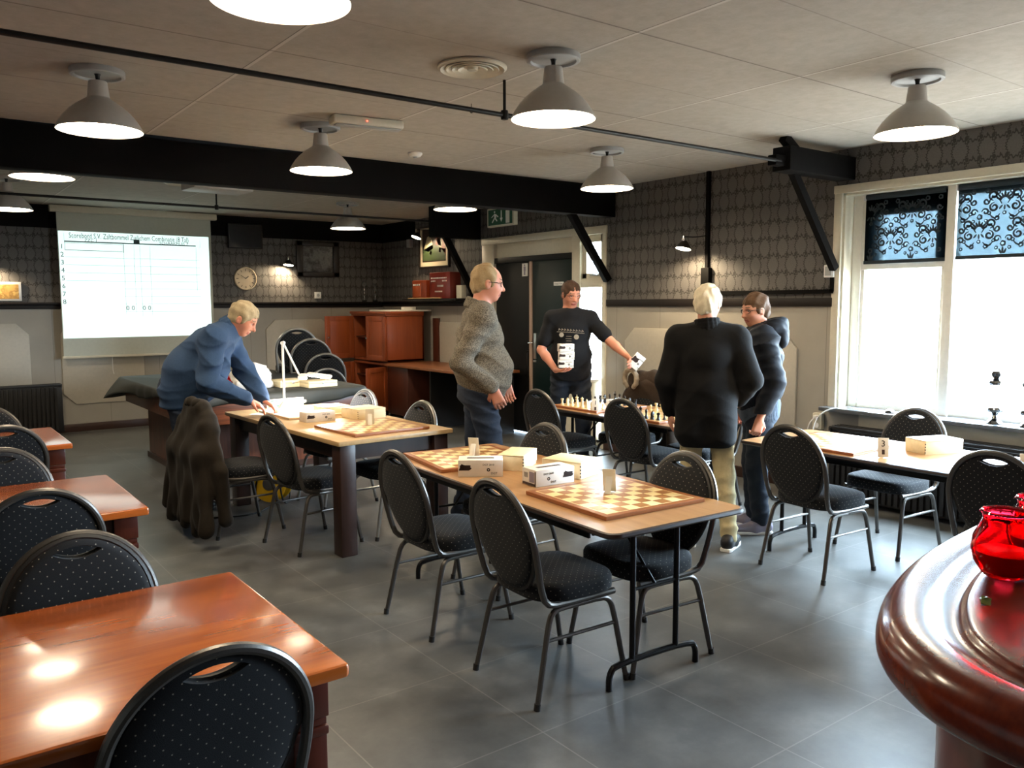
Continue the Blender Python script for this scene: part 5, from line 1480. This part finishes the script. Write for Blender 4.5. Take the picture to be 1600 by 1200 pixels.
    vi = np.empty(len(me.loops), np.int32); me.loops.foreach_get('vertex_index', vi); vi = vi.reshape(-1, 4); C_ = loc_[vi].mean(1)
    mi = np.zeros(len(C_), np.int32); ay = np.abs(C_[:, 1]); fr_ = C_[:, 0] > .05
    mi[fr_ & (ay < .026) & (np.abs(C_[:, 2]+.064) < .010)] = 1
    mi[fr_ & (np.hypot((ay-.031)/1.35, C_[:, 2]-.006) < .0066)] = 4
    mi[fr_ & (np.hypot(ay-.031, C_[:, 2]-.006) < .0056)] = 2
    mi[fr_ & (np.abs(ay-.032) < .019) & (np.abs(C_[:, 2]-.034) < .0048)] = 3
    me.polygons.foreach_set('material_index', mi)
    root = bpy.data.objects.new('person', me); link(root); root.location = loc; root.rotation_euler = (0, 0, rz)
    tag(root, label, 'person')
    # ---- clothing
    def add(name, sdf, mat, fold=None, smooth=0):
        m_ = sdf.mesh(name, fold); m_.materials.append(M[mat]); o = bpy.data.objects.new(name, m_); link(o, root); return o
    g = cl.get('thick', .016)
    # trousers
    t_ = SDF(.0085); tl = cl.get('trouser_len', .93)
    t_.ell(pel+v3(0, 0, -.01)*sc, v3(.125*fat, .172, .12)*sc, None, .05); t_.caps(pel, pel+v3(0, 0, .06)*sc, .13*sc, .125*sc, .05)
    for q in 'RL':
        hi, kn, an = J['hi'+q], J['kn'+q], J['an'+q]; w = cl.get('leg', 1)
        t_.caps(hi, kn, .100*sc*w, .074*sc*w, .05); t_.caps(kn, seg(kn, an, tl), .074*sc*w, .062*sc*w, .03)
    add('trousers', t_, cl['trousers'], folds(.009, 34, .5, 1))
    # shoes
    for q in 'RL':
        an, tf = J['an'+q], J['to'+q]; s2 = SDF(.007); fwd = tf-an; fwd[2] = 0; fwd /= np.linalg.norm(fwd); hz = J['so'+q][2] if 'so'+q in J else .0
        base_ = v3(an[0], an[1], hz); heel = base_-fwd*.045*sc+v3(0, 0, .045)*sc; toe = base_+fwd*.165*sc+v3(0, 0, .036)*sc
        s2.caps(heel, base_+fwd*.05*sc+v3(0, 0, .048)*sc, .040*sc, .046*sc, .03); s2.caps(base_+fwd*.05*sc+v3(0, 0, .045)*sc, toe, .045*sc, .034*sc, .03); s2.caps(heel+v3(0, 0, .02)*sc, an+v3(0, 0, .01)*sc, .042*sc, .044*sc, .02)
        so = add('shoe', s2, cl['shoe'])
        ss = MB(); P = []
        side = v3(-fwd[1], fwd[0], 0)
        for u_, w_ in ((-.085, .030), (-.07, .040), (.0, .040), (.07, .044), (.13, .043), (.18, .030), (.198, .012)): P.append((base_+fwd*u_*sc+side*w_*sc)[:2])
        for u_, w_ in ((.198, -.012), (.18, -.030), (.13, -.043), (.07, -.044), (.0, -.040), (-.07, -.040), (-.085, -.030)): P.append((base_+fwd*u_*sc+side*w_*sc)[:2])
        ss.prism([tuple(p) for p in P], hz+.001, hz+.024*sc, .004); ss.build('sole', cl.get('sole', 'black'), so)
    # upper garment
    j = SDF(.0085); hem = cl.get('hem', .86)*sc; 
    j.ell(che+v3(0, 0, .01)*sc, v3(.135+g, .172+g, .175)*sc, None, .06); mid = seg(pel, che, .4)
    j.ell(mid+v3(.03*fat, 0, 0)*sc, v3(.135*fat+g, .165+g, .19)*sc, None, .06)
    hz_ = v3(pel[0], pel[1], 0)+v3(0, 0, hem); hw = cl.get('hemw', .150)
    for s_ in (-1, 1):
        j.caps(mid+v3(.01, s_*.045, 0)*sc, hz_+v3(.02, s_*.055, hw)*sc*v3(1, 1, .55), (.125*fat+g)*sc, hw*sc*.92, .06)
    if cl.get('coat'):
        for s_ in (-1, 1): 
            for sx in (-.04, .05): j.caps(hz_+v3(sx, s_*.07, .28)*sc, hz_+v3(sx*1.2, s_*.10, .10)*sc, .11*sc, .105*sc, .05)
    j.caps(J['shR'], J['shL'], (.064+g)*sc, (.064+g)*sc, .06)
    for q in 'RL':
        sh = J['sh'+q]; j.caps(seg(sh, nb, .15), nb-v3(0, 0, .01)*sc, (.058+g*.8)*sc, (.066+g*.5)*sc, .06)
        el, wr = J['el'+q], J['wr'+q]
        if cl.get('short'):
            j.caps(sh, seg(sh, el, .72), (.058+g)*sc, (.056+g)*sc, .03)
        else:
            j.caps(sh, el, (.054+g)*sc, (.046+g)*sc, .035); j.caps(el, seg(el, wr, .93), (.046+g)*sc, (.032+g*.8)*sc, .02)
    if cl.get('collar', 1):
        ch = cl.get('collar_h', .03); ax_ = hp(-.025, 0, -.06)-nb; ax_ /= np.linalg.norm(ax_); ex = v3(1, 0, 0)-ax_*ax_[0]; ex /= np.linalg.norm(ex); ey = np.cross(ax_, ex)
        kc = SDF(.0075); op_ = R(cl.get('collar_open', 25)); rr = cl.get('collar_r', .078)
        A_ = np.linspace(op_, 2*PI-op_, 15); base_c = nb+ax_*.012*sc-ex*.006*sc
        Pb = [base_c+(ex*(rr*1.08)*math.cos(q_)+ey*(rr*1.05)*math.sin(q_))*sc-ax_*(.012+.018*math.cos(q_))*sc for q_ in A_]
        Pt = [base_c+(ex*(rr*.96)*math.cos(q_)+ey*(rr*.90)*math.sin(q_))*sc+ax_*(ch-.02*math.cos(q_))*sc for q_ in A_]
        for i_ in range(14):
            for u_ in (0, .33, .66, 1):
                kc.caps(seg(Pb[i_], Pt[i_], u_), seg(Pb[i_+1], Pt[i_+1], u_), .0105*sc, .0105*sc, .010)
        add('collar', kc, cl['upper'])
    # flat hem
    top_ = add('upper', j, cl['upper'], folds(cl.get('fold', .006), cl.get('ff', 24), .7, cl.get('seed', 2)))
    top_.name = cl['upper_name']
    me_ = top_.data; bmm = bmesh.new(); bmm.from_mesh(me_)
    low = hem; geom = bmm.verts[:]+bmm.edges[:]+bmm.faces[:]
    bmesh.ops.bisect_plane(bmm, geom=geom, plane_co=(0, 0, low), plane_no=cl.get('hem_n', (0, 0, 1)), clear_inner=True)
    ed = [e for e in bmm.edges if e.is_boundary and abs((e.verts[0].co-Vector((0, 0, low))).dot(Vector(cl.get('hem_n', (0, 0, 1))).normalized())) < .01]
    try: bmesh.ops.contextual_create(bmm, geom=ed)
    except Exception: pass
    bmm.to_mesh(me_); bmm.free(); me_.polygons.foreach_set('use_smooth', [True]*len(me_.polygons)); me_.set_sharp_from_angle(angle=R(60))
    # hair
    hr = cl['hair']; hs_ = SDF(.0065)
    kx = hr.get('k', 1)
    hs_.ell(hp(-.016, 0, .034+hr.get('up', 0)), v3(.102*kx, .083*kx, .094*kx)*sc, Hm, .01)
    if hr.get('nape', 1): hs_.ell(hp(-.055, 0, -.030), v3(.052, .064, .058)*sc, Hm, .03)
    for s_ in (-1, 1): hs_.ell(hp(.004, s_*.066, .010), v3(.034, .016, .042)*sc, Hm, .02)
    fl_ = hr.get('line', .048)     # hairline height above head centre
    hs_.ell(hp(.112, 0, fl_-.098), v3(.088, .13, .100)*sc, Hm, .012, 's')
    for s_ in (-1, 1): hs_.ell(hp(-.004, s_*.088, -.020), v3(.022, .022, .040)*sc, Hm, .008, 's')
    if hr.get('bald'): hs_.ell(hp(.075, 0, .088), v3(.070, .046, .050)*sc, Hm, .04, 's')
    HMi = HM.T
    def hf(x, y, z):
        p = np.stack([x, y, z], 0)-hc[:, None]; q = HMi@p/sc
        return .0032*np.sin(q[0]*hr.get('f', 70)+np.sin(q[1]*60)*2+q[2]*50)+.002*np.sin(q[1]*190+q[0]*40)+.0025*np.sin(q[2]*95+q[1]*70)
    add('hair', hs_, hr['mat'], hf)
    # glasses
    if cl.get('glasses'):
        gl_ = MB(); w_, h_ = .023, .0145
        for s_ in (-1, 1):
            pts = [hp(.090-.010*abs(math.cos(a)), s_*.032+w_*math.cos(a), .004+h_*math.sin(a)) for a in np.linspace(0, 2*PI, 17)[:-1]]
            gl_.tube(pts, .0017*sc*1.3, 6, closed=True); gl_.tube([hp(.080, s_*.055, .008), hp(.05, s_*.080, .010), hp(-.005, s_*.084, .006)], .0016*sc*1.3, 6)
        gl_.tube([hp(.092, -.010, .007), hp(.098, 0, .010), hp(.092, .010, .007)], .0016*sc*1.3, 6)
        gl_.build('glasses', cl['glasses'], root)
    return root, J, hp, HM, add
# materials of clothing
M['hair_grey'] = cloth('grey_blond_hair', (.50, .44, .34), (.72, .65, .52), 90, .7)
M['hair_blond'] = cloth('thin_sandy_hair', (.52, .43, .31), (.70, .60, .45), 90, .7)
M['hair_brown'] = cloth('dark_brown_hair', (.17, .12, .09), (.30, .21, .15), 90, .7)
M['hair_mid'] = cloth('mid_brown_hair', (.26, .19, .13), (.42, .31, .22), 90, .7)
M['hair_white'] = cloth('white_hair', (.80, .74, .62), (.92, .87, .76), 90, .7)
M['bluefleece'] = cloth('blue_fleece', (.165, .245, .355), (.22, .31, .43), 70)
M['greyfleece'] = cloth('mottled_grey_fleece', (.27, .245, .21), (.50, .465, .41), 160, .95, 1)
M['blacktee'] = cloth('black_cotton', (.07, .07, .08), (.11, .11, .12), 60)
M['blackcoat'] = cloth('black_wool', (.045, .042, .042), (.075, .07, .07), 90)
M['navyjacket'] = cloth('dark_navy_nylon', (.05, .065, .095), (.085, .105, .145), 30, .7)
M['jeans'] = cloth('blue_jeans', (.11, .135, .18), (.20, .235, .30), 90)
M['darkjeans'] = cloth('dark_jeans', (.11, .13, .16), (.17, .19, .23), 90)
M['beige'] = cloth('beige_corduroy', (.70, .64, .48), (.82, .76, .60), 60)
M['browncoat'] = cloth('dark_brown_coat', (.115, .095, .075), (.17, .145, .115), 80)
M['greybrown'] = cloth('brown_hooded_coat', (.19, .155, .13), (.28, .235, .20), 70)
M['fur'] = cloth('pale_fleece_lining', (.50, .46, .40), (.66, .61, .54), 120)
M['ribbing'] = cloth('grey_blue_fleece', (.24, .28, .33), (.33, .37, .42), 60)

def std(**o):
    J = dict(pel=(0, 0, .97), che=(0, 0, 1.30), nb=(0, 0, 1.49), shR=(0, -.175, 1.44), shL=(0, .175, 1.44),
             elR=(-.03, -.225, 1.14), elL=(-.03, .225, 1.14), wrR=(.05, -.225, .89), wrL=(.05, .225, .89),
             hiR=(0, -.09, .93), hiL=(0, .09, .93), knR=(.02, -.10, .50), knL=(.02, .10, .50), anR=(-.02, -.11, .09), anL=(-.02, .11, .09), toR=(.10, -.13, .04), toL=(.10, .13, .04))
    J.update(o); return J
REST = ((.15, 0, -1), (.2, .9, 0), .55); RESTL = ((.15, 0, -1), (.2, -.9, 0), .55)
# --- man in blue fleece bending over the far end of the lamp-lit table
J = std(pel=(0, 0, .95), che=(.19, 0, 1.19), nb=(.33, 0, 1.35), shR=(.27, -.19, 1.29), shL=(.28, .19, 1.30),
        elR=(.25, -.27, 1.00), wrR=(.49, -.14, .86), elL=(.40, .25, 1.04), wrL=(.56, .08, .83),
        knR=(.05, -.11, .50), knL=(.03, .11, .50))
make_person((1.78, 6.66, 0), R(-30), 'man in a blue fleece bending over the lamp-lit table, grey hair', 1.07, J, (.45, 0, 1.435, R(-4), R(34)),
    dict(upper='bluefleece', upper_name='fleece', trousers='jeans', shoe='black', hair=dict(mat='hair_grey', k=1.04, line=.062), fat=1.34, hem=.80, hemw=.185, thick=.034, fold=.015, ff=26, collar_h=.045, skin='skin_red', seed=3),
    (((.75, .25, -.45), (.1, .2, -1), .5), ((.75, -.25, -.45), (.1, -.2, -1), .5)))
# --- man in mottled grey fleece walking to the right
J = std(elR=(-.15, -.23, 1.17), wrR=(.06, -.22, 1.00), elL=(.0, .24, 1.15), wrL=(.20, .20, 1.02), knR=(.08, -.09, .51), anR=(.03, -.10, .09), toR=(.15, -.11, .04), knL=(-.02, .09, .50), anL=(-.14, .10, .10), toL=(-.02, .11, .04))
make_person((3.30, 4.78, 0), R(-28), 'man in a mottled grey fleece and glasses walking behind the folding table', 1.075, J, (.055, 0, 1.665, R(0), R(8)),
    dict(upper='greyfleece', upper_name='fleece', trousers='jeans', shoe='black', hair=dict(mat='hair_blond', line=.085, bald=1), glasses='brownprint', fat=1.2, hem=.92, hemw=.155, thick=.020, fold=.011, ff=26, collar_h=.035, collar_open=40, collar_r=.086, skin='skin_red', seed=5),
    (((.35, .1, -.9), (.2, .9, 0), .6), RESTL))
# --- man in black T-shirt handing out cartons
J = std(elR=(.06, -.27, 1.16), wrR=(.27, -.13, .99), elL=(.10, .36, 1.24), wrL=(.26, .50, 1.12), knR=(.03, -.12, .5), knL=(.05, .12, .5))
p3, J3, hp3, HM3, add3 = make_person((5.22, 6.02, 0), R(228), 'man in a black printed T-shirt holding white clock cartons', 1.04, J, (.03, 0, 1.665, R(28), R(18)),
    dict(upper='blacktee', upper_name='t_shirt', trousers='darkjeans', shoe='black', hair=dict(mat='hair_brown', line=.060), glasses='brownprint', short=1, collar=0, hem=.88, hemw=.145, thick=.012, fat=1.02, fold=.008, ff=20, skin='skin_red', seed=7),
    (((.55, .65, .0), (0, .15, 1), .35), ((.75, .35, -.35), (.1, -.6, -.3), .7)))
pr = MB()
def tee(x0, pts, r):     # print laid just off the chest
    pr.tube([(x0, a, b_) for a, b_ in pts], r, 5)
xs = .188
for i in range(9): tee(xs-.002, [(.12-.027*i, 1.385+.002*i), (.108-.027*i, 1.40+.002*i), (.104-.027*i, 1.38+.002*i)], .0035)
tee(xs, [(.13, 1.368), (0, 1.378), (-.13, 1.384)], .0022)
pr.lathe([(0, -.003), (.024, 0), (0, .003)], (xs-.004, .055, 1.335), 14, Euler((0, R(90), 0))); pr.lathe([(0, -.003), (.022, 0), (0, .003)], (xs-.006, -.085, 1.355), 14, Euler((0, R(90), 0)))
pr.lathe([(0, -.003), (.03, 0), (0, .003)], (xs+.0, -.075, 1.17), 14, Euler((0, R(90), 0)))
for i in range(6): tee(xs+.002, [(.01, 1.34-.022*i), (-.04-.006*(i % 2), 1.342-.022*i)], .0018)
pr.build('shirt_print', 'fur', p3)
# --- man in black coat seen from behind
J = std(shR=(0, -.19, 1.425), shL=(0, .19, 1.425), elR=(-.06, -.29, 1.16), wrR=(.16, -.22, 1.0), elL=(-.03, .27, 1.14), wrL=(.07, .24, .92), hiR=(0, -.09, .93), knR=(.02, -.13, .50), anR=(-.06, -.17, .09), toR=(.06, -.21, .04), knL=(.03, .10, .50), anL=(.0, .10, .09), toL=(.12, .12, .04))
make_person((4.35, 3.63, 0), R(40), 'white-haired man in a long black coat and beige trousers seen from behind', .985, J, (.01, 0, 1.67, R(-22), R(6)),
    dict(upper='blackcoat', upper_name='coat', trousers='beige', shoe='black', sole='white', hair=dict(mat='hair_white', k=1.07, line=.07), coat=1, hem=.70, hemw=.15, thick=.03, fat=1.1, fold=.006, ff=16, leg=.93, trouser_len=.98, collar_h=.058, collar_r=.082, seed=9),
    (((.6, .3, -.5), (.2, .9, 0), .8), RESTL))
# --- man in dark navy jacket with hood down
J = std(elR=(-.03, -.25, 1.15), wrR=(.10, -.24, .90), elL=(-.07, .24, 1.15), wrL=(.03, .26, .88), knR=(.02, -.09, .5), anR=(.0, -.10, .09))
p4, J4, hp4, HM4, add4 = make_person((4.96, 3.66, 0), R(135), 'brown-haired man with glasses in a dark navy hooded jacket', .965, J, (.045, 0, 1.655, R(28), R(10)),
    dict(upper='navyjacket', upper_name='jacket', trousers='darkjeans', shoe='greyprint', sole='white', hair=dict(mat='hair_mid', k=1.03, line=.052), glasses='black', hem=.92, hemw=.16, thick=.034, fat=1.15, fold=.013, ff=30, leg=1.06, collar_h=.045, seed=11),
    (((.2, .1, -1), (.2, .9, 0), 1.1), ((.2, .0, -1), (.2, -.9, 0), 1.1)))
hd_ = SDF(.008); nb4 = J4['nb']
ring = [nb4+v3(.085*math.cos(a)-.055, .125*math.sin(a), .035-.03*math.cos(a)) for a in np.linspace(R(50), R(310), 12)]
for a, b_ in zip(ring[:-1], ring[1:]): hd_.caps(a, b_, .043, .043, .03)
hd_.ell(nb4+v3(-.135, 0, -.035), (.062, .125, .085), None, .05)
add4('hood', hd_, 'navyjacket', folds(.006, 40, .9, 4))
rb_ = SDF(.008); pz = J4['pel']
for s_ in (-1, 1): rb_.caps(pz+v3(0, s_*.05, -.01), pz+v3(0, s_*.05, -.05), .143, .140, .05)
add4('fleece_hem', rb_, 'ribbing', lambda x, y, z: .0025*np.sin(np.arctan2(y, x)*70))

# cartons held by the man in the T-shirt
def world_of(root, p):
    return Matrix.LocRotScale(root.location, root.rotation_euler, None) @ Vector(p)
hR = J3['wrR']; hL = J3['wrL']
c0 = world_of(p3, hR+v3(.075, .095, .032))
for k in range(3):
    lb = ['lowest', 'middle', 'topmost'][k]+' of three white clock cartons stacked on his right palm'
    carton(c0.x+.006*(k % 2), c0.y, c0.z+.0735*k, R(-34+4*k), .135, .10, .071, lb, False)
c1 = world_of(p3, hL+v3(.08, .045, -.10))
q = carton(c1.x, c1.y, c1.z, R(-30), .09, .07, .14, 'single tilted white clock carton in his outstretched left hand'); q.rotation_euler = (R(8), R(38), R(-30))

# ================================================================== COATS ON CHAIRS
def coat_on_chair(loc, rz, label, mat, spread, zlow, seed, hood=False, collar=True):
    rnd = random.Random(seed); c = SDF(.0085); n = 9
    for i in range(n):
        u = -1+2*i/(n-1); y = u*.27; top = .925-.15*abs(u)**2.6
        a = v3(-.265, y, top); b = v3(-.335, y*1.15, .62); e = v3(-.38+.02*rnd.uniform(-1, 1), y*spread, zlow+.05*rnd.uniform(-1, 1))
        c.caps(a, b, .052, .055, .07); c.caps(b, e, .055, .045, .07)
    c.caps(v3(-.285, -.12, .925), v3(-.285, .12, .925), .04, .04, .04)
    for s_ in (-1, 1):          # empty sleeves
        a = v3(-.29, s_*.24, .80); b = v3(-.27, s_*.31*spread/1.3, .52); e = v3(-.25, s_*.33*spread/1.3, zlow+.06)
        c.chain([a, b, e], [.055, .055, .048], .03)
    root = bpy.data.objects.new('coat', c.mesh('coat', lambda x, y, z: .0065*np.sin(y*34+np.sin(z*4)*2)*np.clip(1.1-z, .15, 1)+.004*np.sin(z*20+y*24)))
    root.data.materials.append(M[mat]); link(root); root.location = loc; root.rotation_euler = (0, 0, rz); tag(root, label, 'coat')
    if collar:
        k = SDF(.008); k.chain([v3(-.24, -.13, .90), v3(-.30, -.08, .955), v3(-.31, 0, .965), v3(-.30, .08, .955), v3(-.24, .13, .90)], [.03, .034, .036, .034, .03], .02)
        m_ = k.mesh('collar'); m_.materials.append(M[mat]); link(bpy.data.objects.new('collar', m_), root)
    if hood:
        k = SDF(.008); P = [v3(-.20+.05*math.cos(a)*.4, -.17+.095*math.cos(a), .955+.085*math.sin(a)) for a in np.linspace(R(-60), R(240), 11)]
        for a, b in zip(P[:-1], P[1:]): k.caps(a, b, .020, .020, .012)
        m_ = k.mesh('hood_lining', lambda x, y, z: .004*np.sin(x*120+y*150)); m_.materials.append(M['fur']); link(bpy.data.objects.new('hood_lining', m_), root)
        k = SDF(.008); k.ell((-.255, -.13, .93), (.06, .11, .10), None, .03); k.ell((-.27, .06, .96), (.06, .17, .085), None, .05); k.ell((-.18, -.17, .955), (.05, .07, .062), None, .01, 's')
        m_ = k.mesh('hood', lambda x, y, z: .006*np.sin(y*40+z*20)); m_.materials.append(M[mat]); link(bpy.data.objects.new('hood', m_), root)
    return root
coat_on_chair((1.98, 6.02, 0), R(2), 'long dark brown coat draped over the chair in front of the man in blue', 'browncoat', 1.62, .13, 3)
coat_on_chair((5.24, 5.25, 0), R(182), 'brown coat with pale fleece-lined hood draped over a chair behind the chess table', 'greybrown', 1.15, .22, 5, hood=True, collar=False)
